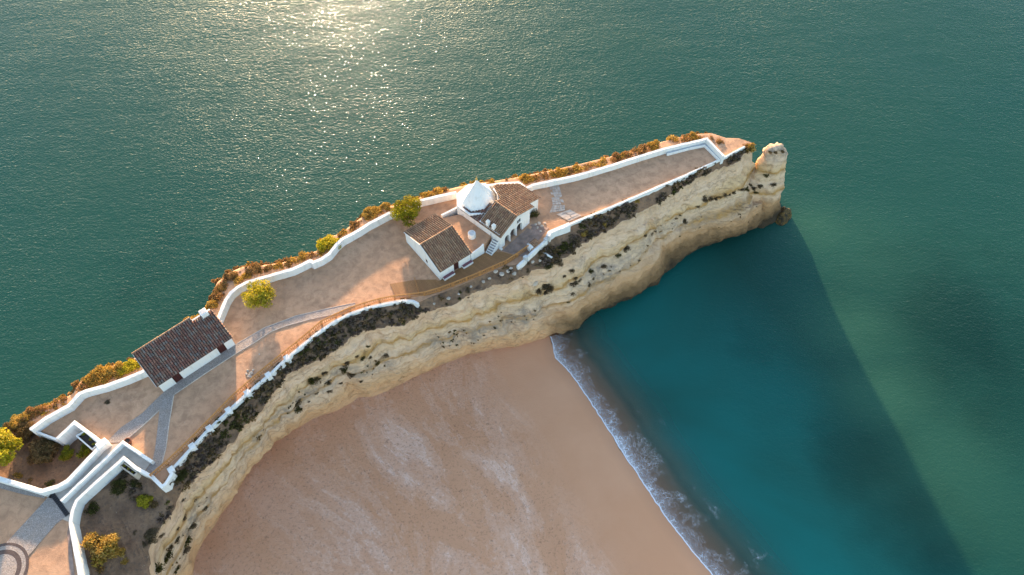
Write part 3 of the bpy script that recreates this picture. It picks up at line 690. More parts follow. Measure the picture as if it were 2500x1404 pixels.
# ------------------------------------------------------------------ tiled roofs
PAL = 0.68*np.array([(0.43,0.235,0.13),(0.47,0.27,0.155),(0.38,0.20,0.115),(0.49,0.30,0.18),(0.34,0.18,0.11),(0.44,0.265,0.155)])
PAL_RED = np.array([(0.19,0.085,0.06),(0.17,0.075,0.055),(0.22,0.11,0.075),(0.16,0.095,0.075),(0.20,0.14,0.105),(0.17,0.14,0.12),(0.19,0.095,0.065)])
def tiled(parent, cols, zf, pal, mat, pitch=0.34, course=0.45, name='roof_tiles'):
    """cols: (b, a_low, a_high) runs of barrel tiles up the slope in the parent's frame; zf(a, b) = roof height"""
    V = []; Q = []; K = []; SEG = 5; r = pitch*0.37
    for b, a0, a1 in cols:
        run = rng.uniform(0.85, 1.15)
        n = max(1, int(round(abs(a1-a0)/course))); sgn = 1 if a1 > a0 else -1
        for i in range(n):
            p0 = a0+(a1-a0)*i/n - sgn*0.04; p1 = a0+(a1-a0)*(i+1)/n
            col = pal[rng.integers(len(pal))]*rng.uniform(0.85, 1.12)*run; jb = rng.normal(0, 0.010); k = len(V)
            for e, aa, rr, dz in ((0, p0, r*1.10, 0.035), (1, p1, r*0.92, 0.0)):
                for s in range(SEG+1):
                    th = math.pi*s/SEG
                    V.append((aa, b+jb+rr*math.cos(th), zf(aa, b)+0.05+dz+rr*math.sin(th)*0.85)); K.append(col)
            for s in range(SEG): Q.append((k+s, k+s+1, k+SEG+2+s, k+SEG+1+s))
            # end lip of the tile
            Q.append((k, k+1, k+4, k+5)); Q.append((k+1, k+2, k+3, k+4))
            # pan between this run and the next, darkened to paint the shade between barrels
            k = len(V); cc = pal[rng.integers(len(pal))]*0.40
            for aa, dz in ((p0, 0.03), (p1, 0.01)):
                for bb in (b, b+pitch): V.append((aa, bb, zf(aa, bb)+dz)); K.append(cc)
            Q.append((k, k+1, k+3, k+2))
    me = qmesh(name, V, Q, np.array(K))
    o = link(name, me, mat, parent); tag(o, kind='stuff'); return o
def ridge(parent, pts, mat='roof_tile', r=0.13):
    pts = [Vector(q) for q in pts]; L = (pts[1]-pts[0]).length; n = int(L/0.42); V = []; Q = []; K = []
    d = (pts[1]-pts[0])/n; side = Vector((-d.y, d.x, 0)).normalized()
    for i in range(n):
        k = len(V); c = PAL[rng.integers(len(PAL))]*rng.uniform(0.9, 1.25)
        for e in (0, 1):
            q = pts[0]+d*(i+e*1.08); rr = r*(1.1 if e == 0 else 0.95)
            for s in range(6):
                th = math.pi*s/5; V.append(q+side*rr*math.cos(th)+Vector((0, 0, rr*math.sin(th)))); K.append(c)
        for s in range(5): Q.append((k+s, k+s+1, k+7+s, k+6+s))
    o = link('ridge_tiles', qmesh('ridge_tiles', [tuple(v) for v in V], Q, np.array(K)), mat, parent); tag(o, kind='stuff')

# --- long house: single-slope roof falling to the path
H = thing('long_house', (-50.05, 44.62, ZT), 'long white house with a single-slope tiled roof beside the cobbled path', 'house', rz=R(42))
HL, HD, HE, HB = 11.6, 4.9, 2.5, 4.45
D1, D2 = (2.0, 3.15), (9.15, 10.3)
mb = MB(); w_ = 0.3
for x0, x1 in ((0, D1[0]), (D1[1], D2[0]), (D2[1], HL)): mb.box(x0, x1, 0, w_, -0.3, HE-0.02)
for x0, x1 in (D1, D2): mb.box(x0, x1, 0.003, w_, 2.08, HE-0.02)
mb.box(0, HL, HD-w_, HD, -0.8, HB-0.1)
for x0, x1 in ((0, w_), (HL-w_, HL)):
    mb.add([(x0,w_,-0.5),(x1,w_,-0.5),(x1,HD-w_,-0.5),(x0,HD-w_,-0.5),(x0,w_,HE+0.05),(x1,w_,HE+0.05),(x1,HD-w_,HB-0.15),(x0,HD-w_,HB-0.15)], BF)
mb.build('wall', 'whitewash', H)
for x0, x1 in (D1, D2):
    d = MB().box(x0+0.03, x1-0.03, 0.16, 0.22, 0.02, 2.06).build('door', 'dark_wood_door', H)
    MB().box(x0+(x1-x0)/2-0.02, x0+(x1-x0)/2+0.02, 0.145, 0.162, 0.1, 2.0).build('door_seam', 'dark_void', d)
    MB().box(x0-0.02, x1+0.02, -0.25, 0.16, -0.05, 0.05).build('door_step', 'paving_stone', H)
slope = (HB-HE)/HD
hz = lambda a, b: HE + 0.04 + slope*a
deck = MB()
def sl(x0, x1, y0, y1): deck.add([(x0,y0,hz(y0,0)-0.10),(x1,y0,hz(y0,0)-0.10),(x1,y1,hz(y1,0)-0.10),(x0,y1,hz(y1,0)-0.10),(x0,y0,hz(y0,0)),(x1,y0,hz(y0,0)),(x1,y1,hz(y1,0)),(x0,y1,hz(y1,0))], BF)
sl(-0.25, 8.75, -0.30, HD+0.3); sl(8.76, HL+0.12, -0.30, HD-0.35)
deck.build('roof', 'whitewash', H)
Hroof = bpy.data.objects.new('roof_tile_field', None); C.objects.link(Hroof); Hroof.parent = H; Hroof.rotation_euler.z = R(90)     # its x runs up the slope
cols = []
b = -0.2
while b < HL+0.05:
    cols.append((-b, -0.36, HD+0.3 if b < 8.6 else HD-0.35)); b += 0.34
tiled(Hroof, [(bb-0.34, a0, a1) for bb, a0, a1 in cols], hz, PAL_RED, 'roof_tile_old')
ridge(H, [(-0.25, HD+0.28, hz(HD+.3, 0)+0.02), (8.7, HD+0.28, hz(HD+.3, 0)+0.02)], 'roof_tile_old')
ch = MB().box(10.1, 11.15, HD-0.9, HD+0.2, 2.8, 5.0).build('chimney', 'whitewash', H, bev=0.04)
MB().box(10.28, 10.97, HD-0.72, HD+0.02, 4.98, 5.03).build('flue_cover', 'grey_plaster', ch)
MB().tube([(HL+0.05, 2.6, 3.2), (HL+0.45, 2.6, 3.3)], [0.05, 0.05]).build('drain_spout', 'whitewash', H)

# --- gabled house
G = thing('gabled_house', (-11.41, 64.14, ZT), 'white gabled house with a brown tiled roof above the boardwalk', 'house', rz=R(38))
GL, GD, GE, GR = 6.0, 9.7, 2.45, 4.25
dx0, dx1 = 2.75, 3.75
mb = MB()
mb.box(0, dx0, 0, 0.35, -0.2, GE); mb.box(dx1, GL, 0, 0.35, -0.2, GE); mb.box(dx0, dx1, 0.003, 0.35, 2.15, GE)
mb.box(0, GL, GD-0.35, GD, -0.2, GE)
for x0, x1 in ((0, 0.35), (GL-0.35, GL)):
    mb.add([(x0,0.35,-0.2),(x1,0.35,-0.2),(x1,GD-0.35,-0.2),(x0,GD-0.35,-0.2),(x0,0.35,GE+0.13),(x1,0.35,GE+0.13),(x1,GD-0.35,GE+0.13),(x0,GD-0.35,GE+0.13)], BF)
    k = len(mb.v); mb.v += [(x0,0.35,GE+0.131),(x0,GD-0.35,GE+0.131),(x0,GD/2,GR-0.02),(x1,0.35,GE+0.131),(x1,GD-0.35,GE+0.131),(x1,GD/2,GR-0.02)]
    mb.f += [(k,k+2,k+1),(k+3,k+4,k+5),(k,k+3,k+5,k+2),(k+2,k+5,k+4,k+1)]
mb.build('wall', 'whitewash', G)
d = MB().box(dx0+.02, dx1-.02, 0.2, 0.26, 0.02, 2.13).build('door', 'dark_wood_door', G)
MB().box((dx0+dx1)/2-.015, (dx0+dx1)/2+.015, 0.188, 0.202, 0.1, 2.05).build('door_seam', 'dark_void', d)
wn_ = MB().box(-0.012, 0.05, 3.35, 3.85, 0.95, 1.65).build('window', 'window_glass', G)
MB().box(-0.03, 0.02, 3.28, 3.92, 0.85, 0.95).build('sill', 'whitewash', wn_)
sg = (GR-GE)/(GD/2)
gz = lambda a, b: GR + 0.05 - sg*abs(a-GD/2)
deck = MB()
for y0, y1 in ((-0.22, GD/2), (GD/2, GD+0.22)):
    q = lambda yy: GR+0.05-sg*abs(yy-GD/2)
    deck.add([(-0.1,y0,q(y0)-.1),(GL+.1,y0,q(y0)-.1),(GL+.1,y1,q(y1)-.1),(-0.1,y1,q(y1)-.1),(-0.1,y0,q(y0)),(GL+.1,y0,q(y0)),(GL+.1,y1,q(y1)),(-0.1,y1,q(y1))], BF)
deck.build('roof', 'whitewash', G)
Gr = bpy.data.objects.new('roof_tile_field', None); C.objects.link(Gr); Gr.parent = G; Gr.rotation_euler.z = R(90)
bs = np.arange(-0.02, GL-0.2, 0.34)
tiled(Gr, [(-b-0.34, -0.28, GD/2) for b in bs], gz, PAL, 'roof_tile')
tiled(Gr, [(-b-0.34, GD+0.28, GD/2) for b in bs], gz, PAL, 'roof_tile')
ridge(G, [(-0.1, GD/2, GR+0.1), (GL+0.1, GD/2, GR+0.1)])
a38 = (math.cos(R(38)), math.sin(R(38)))
def gl(x, y): return (-11.41+x*a38[0]-y*a38[1], 64.14+x*a38[1]+y*a38[0])
for i, (x0, x1) in enumerate(((0.45, 2.5), (4.2, 6.1))):
    p = gl((x0+x1)/2, -0.33); b = thing('masonry_bench', (p[0], p[1], ZT), 'white masonry bench topped with purple tiles, %s of the house door' % ('left' if i == 0 else 'right'), 'bench', 'benches of the gabled house', R(38))
    L = (x1-x0)/2
    MB().box(-L, L, -0.3, 0.3, 0, 0.44).build('base', 'whitewash', b, bev=0.02)
    MB().box(-L+.03, L-.03, -0.21, 0.29, 0.443, 0.47).build('seat', 'purple_tile', b)

# --- raised courtyard between the gabled house and the chapel
CHA = R(48.3); ca, sa = math.cos(CHA), math.sin(CHA); CO = (-1.84, 70.43)
def cl(x, y): return (CO[0]+x*ca-y*sa, CO[1]+x*sa+y*ca)
yard = [gl(5.9, 0.3), gl(8.7, 0.35), cl(0.15, 2.1), cl(0.15, 9.0), gl(5.9, 9.6)]
CYH = 1.5
cm = MB().prism(yard, ZT-0.2, ZT+CYH).build('courtyard', 'terrace_earth'); tag(cm, 'raised earth courtyard between the gabled house and the chapel', kind='structure')
wall('courtyard_wall', [gl(6.12, 0.16), gl(7.4, 0.16), gl(8.75, 0.16)], 0.32, ZT-0.2, ZT+2.0, 'white retaining wall of the courtyard beside the gabled house', tops=[ZT+1.75, ZT+1.75, ZT+1.78, ZT+1.85, ZT+2.3])
p = at(1152, 575, ZT+CYH+0.3); 
wt = thing('well', (p[0], p[1], ZT+CYH), 'round white well in the courtyard', 'well')
MB().lathe([(0.66,0),(0.64,0.6),(0.62,0.95),(0.56,1.0)], 24).build('drum', 'whitewash', wt, smooth=False)
MB().lathe([(0.46,1.0),(0.46,1.03)], 20).build('cover', 'grey_plaster', wt)
# stairs up to the courtyard
sdir = R(56)
p0 = tp(1193, 621); st = thing('stone_stairs', (p0[0], p0[1], ZT), 'white stairs with grey treads climbing to the courtyard beside the chapel', 'stairs', rz=sdir)
for i in range(6):
    x0 = i*0.36; MB().box(x0, 2.35, -0.6, 0.6, i*0.25-(0.2 if i == 0 else 0), (i+1)*0.25).build('step', 'whitewash', st)
    MB().box(x0+0.07, x0+0.33, -0.45, 0.45, (i+1)*0.25+0.003, (i+1)*0.25+0.02).build('tread', 'stair_tile', st)
p = tp(1199, 588, 1.2); o = MB().tube([(0,0,0),(0,0,1.9)], [0.045,0.04]).build('iron_post', 'rust_brown'); o.location = (p[0], p[1], ZT+1.2); tag(o, 'thin rusty iron post at the top of the courtyard stairs', 'post')

# --- chapel
K = thing('chapel', (CO[0], CO[1], ZT), 'white chapel with a pointed spire, tiled roofs and a three-arched porch', 'chapel', rz=CHA)
CW, CE, CR, CRX, CB = 7.2, 3.25, 5.05, 3.7, 4.6
# facade with three arches (front at y=0)
arches = [(1.0, 2.1, 1.45), (2.3, 3.65, 1.6), (3.9, 5.25, 1.6)]       # x0, x1, springing height
right_e = 3.85                                                        # roof height over the right end of the facade
def ftop(x): return CE + (CR-CE)*x/CRX if x < CRX else CR + (right_e-CR)*(x-CRX)/(CW-CRX)
top_x = [0, CRX, CW]
bm = bmesh.new()
out = [(0,-0.2),(CW,-0.2),(CW,ftop(CW)),(CRX,CR),(0,CE)]
def arch_pts(x0, x1, hs, n=10):
    c, r = (x0+x1)/2, (x1-x0)/2
    return [(x0,0.02)]+[(c-r*math.cos(math.pi*i/n), hs+r*math.sin(math.pi*i/n)) for i in range(n+1)]+[(x1,0.02)]
# build the facade as columns of quads between the arch curves and the roof line
xs_ = [0.0]
for x0, x1, hs in arches: xs_ += [x0+(x1-x0)*i/10 for i in range(11)]
xs_ += [CRX, CW]; xs_ = sorted(set(round(x, 4) for x in xs_))
def low(x):
    for x0, x1, hs in arches:
        if x0 < x < x1:
            c, r = (x0+x1)/2, (x1-x0)/2; return hs+math.sqrt(max(0, r*r-(x-c)**2))
    return None
mb = MB(); TW = 0.42
for xa, xb in zip(xs_[:-1], xs_[1:]):
    xm = (xa+xb)/2; inside = low(xm) is not None
    def lo(x):
        if not inside: return -0.2
        for x0, x1, hs in arches:
            if x0-1e-3 <= x <= x1+1e-3 and x0 < xm < x1:
                c, r = (x0+x1)/2, (x1-x0)/2; return hs+math.sqrt(max(0, r*r-(x-c)**2))
    za, zb = lo(xa), lo(xb)
    mb.add([(xa,0,za),(xb,0,zb),(xb,TW,zb),(xa,TW,za),(xa,0,ftop(xa)-.02),(xb,0,ftop(xb)-.02),(xb,TW,ftop(xb)-.02),(xa,TW,ftop(xa)-.02)], BF)
mb.build('facade', 'whitewash', K)
for x in (2.2, 3.775):
    c = MB().lathe([(0.15,-0.05),(0.15,0.1),(0.11,0.16),(0.10,1.35),(0.15,1.45),(0.15,1.5)], 12, (x, -0.02)).build('column', 'pink_whitewash', K)
mb = MB()
mb.box(0, 0.4, TW, 9.3, -0.2, CE-0.02); mb.box(CW-0.4, CW, TW, 0.95, -0.2, ftop(CW)-0.05)
mb.box(0.4, CW-0.4, 2.6, 2.9, -0.2, CE-0.05)                            # inner porch wall
mb.build('wall', 'whitewash', K)
MB().box(0.4, CW-.4, TW, 2.6, -0.1, 0.02).build('porch_floor', 'paving_stone', K)
MB().box(0.4, CW-.4, TW, 2.6, CE-0.30, CE-0.2).build('porch_ceiling', 'grey_plaster', K)
MB().box(4.2, 5.1, 2.55, 2.6, 0.02, 2.0).build('door', 'blue_grey_door', K)
wn_ = MB().box(4.02, 4.82, -0.012, 0.05, 2.75, 3.45).build('window', 'window_glass', K)
MB().box(4.39, 4.45, -0.03, 0.02, 2.75, 3.45).build('mullion', 'whitewash', wn_)
MB().box(3.96, 4.88, -0.04, 0.02, 2.66, 2.748).build('sill', 'whitewash', wn_)
MB().box(-0.25, 0.15, -0.35, 0.25, -0.1, 0.25).build('corner_stone', 'whitewash', K, bev=0.05)
# back gable of the nave and aisle block
mb = MB()
mb.add([(0.4,CB-.3,0),(CW-.4,CB-.3,0),(CW-.4,CB,0),(0.4,CB,0),(0.4,CB-.3,CE),(CW-.4,CB-.3,CE),(CW-.4,CB,CE),(0.4,CB,CE)], BF)
k = len(mb.v); mb.v += [(0.05,CB-.3,CE+.001),(CW,CB-.3,CE+.001),(CW,CB-.3,ftop(CW)-.06),(CRX,CB-.3,CR-.06),(0.05,CB,CE+.001),(CW,CB,CE+.001),(CW,CB,ftop(CW)-.06),(CRX,CB,CR-.06)]
mb.f += [(k,k+1,k+2,k+3),(k+4,k+7,k+6,k+5),(k,k+3,k+7,k+4),(k+3,k+2,k+6,k+7)]
mb.build('nave_gable', 'whitewash', K)
AX, AZ = 10.5, 2.85
sr = (CR-AZ)/(AX-CRX)
rz_ = lambda a, b: CR+0.05 - sr*(a-CRX)
mb = MB()
aisle = [(CW,0.9),(AX,0.9),(AX,5.5),(6.8,7.7),(CW,7.7)]
poly = [(CW+.003,0.95),(AX-.05,0.95),(AX-.05,5.4),(7.3,7.6),(CW+.003,7.6)]
mb.prism(poly, -0.3, [rz_(q[0], 0)-0.16 for q in poly]); mb.build('aisle_wall', 'whitewash', K)
lz = lambda a, b: CE+0.05 + (CR-CE)/CRX*a
# roof decks
def slab(name, poly, zfun, mat='whitewash', th=0.1):
    k = MB(); n = len(poly); 
    ar = sum(poly[i][0]*poly[(i+1)%n][1]-poly[(i+1)%n][0]*poly[i][1] for i in range(n))
    if ar < 0: poly = poly[::-1]
    k.v = [(x,y,zfun(x,y)-th) for x,y in poly]+[(x,y,zfun(x,y)) for x,y in poly]
    k.f = [tuple(reversed(range(n))), tuple(range(n,2*n))]+[(i,(i+1)%n,n+(i+1)%n,n+i) for i in range(n)]
    return k.build(name, mat, K)
slab('roof', [(-0.18,-0.22),(CRX,-0.22),(CRX,CB),(-0.18,CB)], lz)
slab('roof', [(CRX,-0.22),(7.85,-0.22),(7.85,0.8),(AX+.2,0.8),(AX+.2,5.45),(7.0,7.55),(5.9,7.0),(5.0,CB),(CRX,CB)], rz_)
bs = np.arange(-0.2, CB-0.2, 0.34)
tiled(K, [(b, -0.24, CRX) for b in bs], lz, PAL, 'roof_tile')
cols = []
for b in np.arange(-0.2, 7.3, 0.34):
    hi = 7.9 if b < 0.7 else (AX+0.25 if b < 5.4 else AX+0.25-(b-5.4)*1.72)
    lo_ = CRX if b < CB-.2 else 5.0+(b-CB)*0.55
    if hi-lo_ > 0.4: cols.append((b, hi, lo_))
tiled(K, cols, rz_, PAL, 'roof_tile')
ridge(K, [(CRX, -0.2, CR+0.12), (CRX, CB, CR+0.12)])
# lean-to behind the nave on the courtyard side
lz2 = lambda a, b: CE-0.06 + 0.24*a
def amax(b): return 3.6 if b < 5.5 else 3.25-math.sqrt(max(0, 2.8**2-(b-8.05)**2))+0.25
slab('roof', [(-0.15,CB+.02),(3.6,CB+.02),(3.6,5.6),(1.9,6.4),(0.9,7.6),(0.7,9.0),(-0.15,9.0)], lz2)
tiled(K, [(b, -0.2, amax(b)) for b in np.arange(CB+.1, 8.7, 0.34)], lz2, PAL_RED*1.1, 'roof_tile')
# spire on its octagonal drum
cc = (3.25, 8.05)
dr = [(cc[0]+(3.8 if math.sin(q) > -0.2 else 3.0)*math.cos(q), cc[1]+(3.8 if math.sin(q) > -0.2 else 3.0)*math.sin(q)) for q in [R(22.5)+i*math.pi/4 for i in range(8)]]
dr = [(max(x, 0.02), y) if y < 8 else (x, y) for x, y in dr]
MB().prism(dr, -0.8, 3.3).build('drum', 'whitewash', K)
sp = [(3.3,2.8)]+[(r, 3.45+q*4.6) for q, r in ((0,2.92),(.1,2.68),(.2,2.4),(.3,2.1),(.4,1.79),(.5,1.47),(.6,1.15),(.7,.83),(.8,.53),(.87,.34),(.93,.2),(1,.1))]
spire = MB().lathe(sp, 8, cc, R(22.5)).build('spire', 'whitewash', K)
MB().lathe([(0.10,7.95),(0.2,8.1),(0.12,8.3),(0.05,8.45),(0.03,8.8)], 10, cc).build('finial', 'gilt', spire)
mb = MB(); 
for i in range(3,7):
    a0, a1 = R(22.5)+i*math.pi/4, R(22.5)+(i+1)*math.pi/4
    mb.prism([(cc[0]+3.78*math.cos(a0),cc[1]+3.78*math.sin(a0)),(cc[0]+3.78*math.cos(a1),cc[1]+3.78*math.sin(a1)),(cc[0]+3.45*math.cos(a1),cc[1]+3.45*math.sin(a1)),(cc[0]+3.45*math.cos(a0),cc[1]+3.45*math.sin(a0))], 3.3, 3.62)
mb.build('drum_parapet', 'whitewash', K)
for y in (1.75, 3.0):
    c = MB().box(0.05, 0.6, y-0.27, y+0.27, CE-0.1, CE+1.05).build('pinnacle', 'whitewash', K, bev=0.03)
    MB().lathe([(0.42,CE+1.05),(0.40,CE+1.12),(0.05,CE+1.4)], 4, (0.325, y), R(45)).build('cap', 'whitewash', c)
MB().box(-0.06, 0.28, 0.2, CB, CE-0.05, CE+0.16).build('eave_parapet', 'whitewash', K)

# ------------------------------------------------------------------ ground surfaces: paths, ramp, plaza, decks, slabs
def sheet(name, px, mat, h, label=None, kind='structure', cuts=0):
    bm = bmesh.new(); vs_ = [bm.verts.new((*v2(x, y, h), ZT+h)) for x, y in px]; f = bm.faces.new(vs_)
    if f.normal.z < 0: f.normal_flip()
    bmesh.ops.triangulate(bm, faces=bm.faces[:])
    me = bpy.data.meshes.new(name); bm.to_mesh(me); bm.free(); o = link(name, me, mat)
    f0 = [p.normal.z for p in me.polygons]
    tag(o, label, kind=kind); return o
PATH_UP = [(867,739),(795,754),(722,771),(686,785),(647,799),(616,817),(577,839),(500,890),(402,954),(370,985),(346,1010),(297,1042),(262,1080)]
sheet('cobbled_path', [(867,739),(795,754),(722,771),(686,785),(647,799),(616,817),(577,839),(488,897),(402,955),(370,986),(346,1010),(297,1042),(256,1082),(300,1080),(348,1039),(389,1003),(424,966),(500,912),(528,894),(572,865),(618,838),(662,809),(698,795),(758,779),(819,766),(867,746)], 'cobbles', 0.055, 'cobbled path from the gate past the long house')
sheet('cobbled_path', [(389,1002.5),(384,1052),(378,1099),(371,1128),(355,1150),(374,1164),(395,1131),(405,1093),(414,1023),(424,965.5)], 'cobbles', 0.051, 'cobbled branch path down to the ramp')
def kerb(pts, n):
    w_ = wall('path_kerb', [v2(x, y, 0.06) for x, y in pts], 0.12, ZT-0.05, ZT+0.085, None, mat='kerb_stone', wob=0.01, round_top=0.02, step=1.5)
    w_['label'] = n; w_['kind'] = 'structure'
kerb([(867,746),(819,766),(758,779),(698,795),(662,809),(618,838),(572,865),(500,912),(424,964),(414,1023),(405,1093),(395,1131)], 'stone kerb on the beach side of the cobbled path')
kerb([(867,739),(795,754),(722,771),(686,785),(647,799),(616,817),(579,838)], 'stone kerb on the sea side of the cobbled path')
kerb([(389,1001),(348,1039),(301,1080)], 'stone kerb of the path to the gate')
sheet('ramp', [(250,1088),(296,1082),(148,1224),(110,1212),(139,1190),(165,1176)], 'concrete', 0.05, 'concrete lane of the entrance ramp nearest the garden')
sheet('ramp', [(301,1084),(369,1128),(352,1152),(332,1142),(301,1118),(285,1133),(237,1175),(203,1206),(186,1222),(174,1250),(172,1276),(140,1262),(126,1205),(150,1224)], 'concrete', 0.045, 'concrete lane of the entrance ramp nearest the cliff')
sheet('plaza_path', [(126,1205),(110,1222),(40,1298),(3,1338),(-60,1400),(-40,1470),(20,1420),(56,1373),(137,1279),(166,1258)], 'cobbles', 0.05, 'cobbled path of the entrance square')
sheet('plaza_edge', [(-120,1136),(0,1174),(60,1192),(101,1204),(112,1204),(108,1216),(60,1208),(0,1192),(-120,1160)], 'cobbles', 0.047, 'cobbled strip along the foot of the garden wall')
sheet('plaza_edge', [(168,1280),(172,1305),(182,1404),(186,1480),(170,1480),(170,1404),(166,1330),(164,1300)], 'paving_stone', 0.052, 'paved strip along the foot of the ramp wall')
c0 = tp(-3, 1397)
for r0, r1, nm, h in ((0.0, 2.15, 'cobbles', 0.058), (2.15, 2.7, 'dark_cobble', 0.062), (2.7, 3.2, 'cobbles', 0.058), (3.2, 3.55, 'dark_cobble', 0.062)):
    V = []; F = []; n = 48
    for j in range(n):
        a = 2*math.pi*j/n
        for rr in (r0, r1): V.append((c0[0]+rr*math.cos(a), c0[1]+rr*math.sin(a), ZT+h))
    F = [(2*j, 2*j+1, (2*j+3) % (2*n), (2*j+2) % (2*n)) for j in range(n)]
    tag(link('paving_ring', mesh('paving_ring', V, F), nm), ('dark' if nm == 'dark_cobble' else 'pale')+' ring of the round cobbled paving', kind='structure')
# drain grate across the ramp foot
g0, g1 = tp(127, 1205), tp(166, 1258); gd = g1-g0; L = np.linalg.norm(gd[:2])
g = thing('drain_grate', (g0[0], g0[1], ZT+0.06), 'dark slotted drain grate across the foot of the ramp', 'grate', rz=math.atan2(gd[1], gd[0]))
MB().box(0, L, -0.22, 0.22, -0.05, 0.004).build('channel', 'dark_void', g)
for s in (-1, 1): MB().box(-0.03, L+0.03, s*0.25-0.035, s*0.25+0.035, -0.05, 0.04).build('side_rail', 'iron', g)
bar = MB().box(-0.035, 0.035, -0.21, 0.21, 0, 0.03); bme = mesh('bar', bar.v, bar.f)
for i in range(int(L/0.32)+1): link('bar', bme, 'iron', g, (0.05+i*0.32, 0, 0.006))

def unit(name='box'):
    return mesh(name, boxv(-.5,.5,-.5,.5,-.5,.5), BF)
# slab pavings: jittered quads inside a four-sided patch, each its own object
def slabs(parent, quad, nu, nv, mat, h=0.05, gap=0.03, jit=0.25, skip=0.0, name='slab'):
    A, B, Cc, D = [np.array(q) for q in quad]
    U = np.linspace(0, 1, nu+1); Vv = np.linspace(0, 1, nv+1)
    G_ = np.zeros((nu+1, nv+1, 2))
    for i, u in enumerate(U):
        for j, v in enumerate(Vv):
            uu = u + (rng.uniform(-jit, jit)/nu if 0 < i < nu else 0); vv = v + (rng.uniform(-jit, jit)/nv if 0 < j < nv else 0)
            G_[i, j] = (A*(1-uu)+B*uu)*(1-vv)+(D*(1-uu)+Cc*uu)*vv
    o0 = np.array(parent.location)
    for i in range(nu):
        for j in range(nv):
            if rng.random() < skip: continue
            q = [G_[i, j], G_[i+1, j], G_[i+1, j+1], G_[i, j+1]]; c = sum(q)/4
            q = [c+(p-c)*(1-gap/max(0.2, np.linalg.norm(p-c))) + rng.normal(0, 0.015, 2) for p in q]
            hh = h*rng.uniform(0.6, 1.35)
            k = MB().prism([(p[0]-c[0], p[1]-c[1]) for p in q], -0.15, hh)
            ob = k.build(name, mat, parent); ob.location = (c[0]-o0[0], c[1]-o0[1], ZT-o0[2]); ob.rotation_euler = (rng.normal(0, 0.012), rng.normal(0, 0.012), 0)
sc_ = thing('stone_causeway', (*v2(1365,490), ZT), 'strip of pale rough stone slabs crossing the terrace beside the chapel', 'paving')
slabs(sc_, [v2(1341,452), v2(1364,450), v2(1379,500), v2(1349,500)], 4, 8, 'slab_stone', 0.05, 0.05, 0.3, 0.05)
slabs(sc_, [v2(1349,501), v2(1379,501), v2(1380,514), v2(1341,520)], 5, 3, 'slab_stone', 0.05, 0.05, 0.3, 0.05)
sc2 = thing('stone_steps', (*v2(1385,525), ZT), 'sunlit long stone slabs laid against the cliff wall', 'paving')
slabs(sc2, [v2(1358,524), v2(1392,512), v2(1420,527), v2(1389,541)], 2, 6, 'slab_stone', 0.10, 0.05, 0.2)
pv = thing('porch_paving', (*v2(1262,590), ZT), 'worn purplish stone paving in front of the chapel porch', 'paving')
slabs(pv, [cl(-0.2,-0.42), cl(7.4,-0.42), cl(8.6,-3.1), cl(1.2,-4.1)], 12, 6, 'paving_stone', 0.03, 0.02, 0.2, 0.03)
# boardwalk
FB = [(1289,609),(1240,643),(1201,660),(1163,677),(1087,707),(1046,721),(1000,727),(964,731),(916,740),(853,761),(790,790),(736,836),(705,861),(649,906),(577,968),(520,1027),(470,1078),(420,1127),(374,1166)]
FW = [np.array(v2(x, y)) for x, y in FB]
dk = thing('boardwalk', (*v2(1100,690), ZT), 'wooden boardwalk in front of the gabled house', 'boardwalk')
topl = [np.array(v2(*q)) for q in ((952,694),(1013,684),(1064,683))]+[np.array(gl(-0.25,-0.1)), np.array(gl(0,-0.06)), np.array(gl(8.7,-0.06)), np.array(cl(-0.4,-0.6))]
botl = [np.array(v2(964,722)), np.array(v2(1010,719)), *[f for f in FW[5:0:-1]], (FW[0]+FW[1])/2]
tr_, br_ = resample(topl, 0.05), resample(botl, 0.05)
def cum(P): return np.concatenate([[0], np.cumsum([np.linalg.norm(b-a) for a, b in zip(P[:-1], P[1:])])])
tc, bc = cum(tr_), cum(br_); NP = 84
o0 = np.array(dk.location)
def pat(P, cc_, q): return np.array([np.interp(q*cc_[-1], cc_, [p[k] for p in P]) for k in (0, 1)])
for i in range(NP):
    q0, q1 = (i+0.04)/NP, (i+0.96)/NP
    q = [pat(br_, bc, q0), pat(br_, bc, q1), pat(tr_, tc, q1), pat(tr_, tc, q0)]
    c = sum(q)/4; ob = MB().prism([(p[0]-c[0], p[1]-c[1]) for p in q], -0.03, 0.075+rng.uniform(-.006, .006)).build('plank', 'deck_wood', dk)
    ob.location = (c[0]-o0[0], c[1]-o0[1], 0)
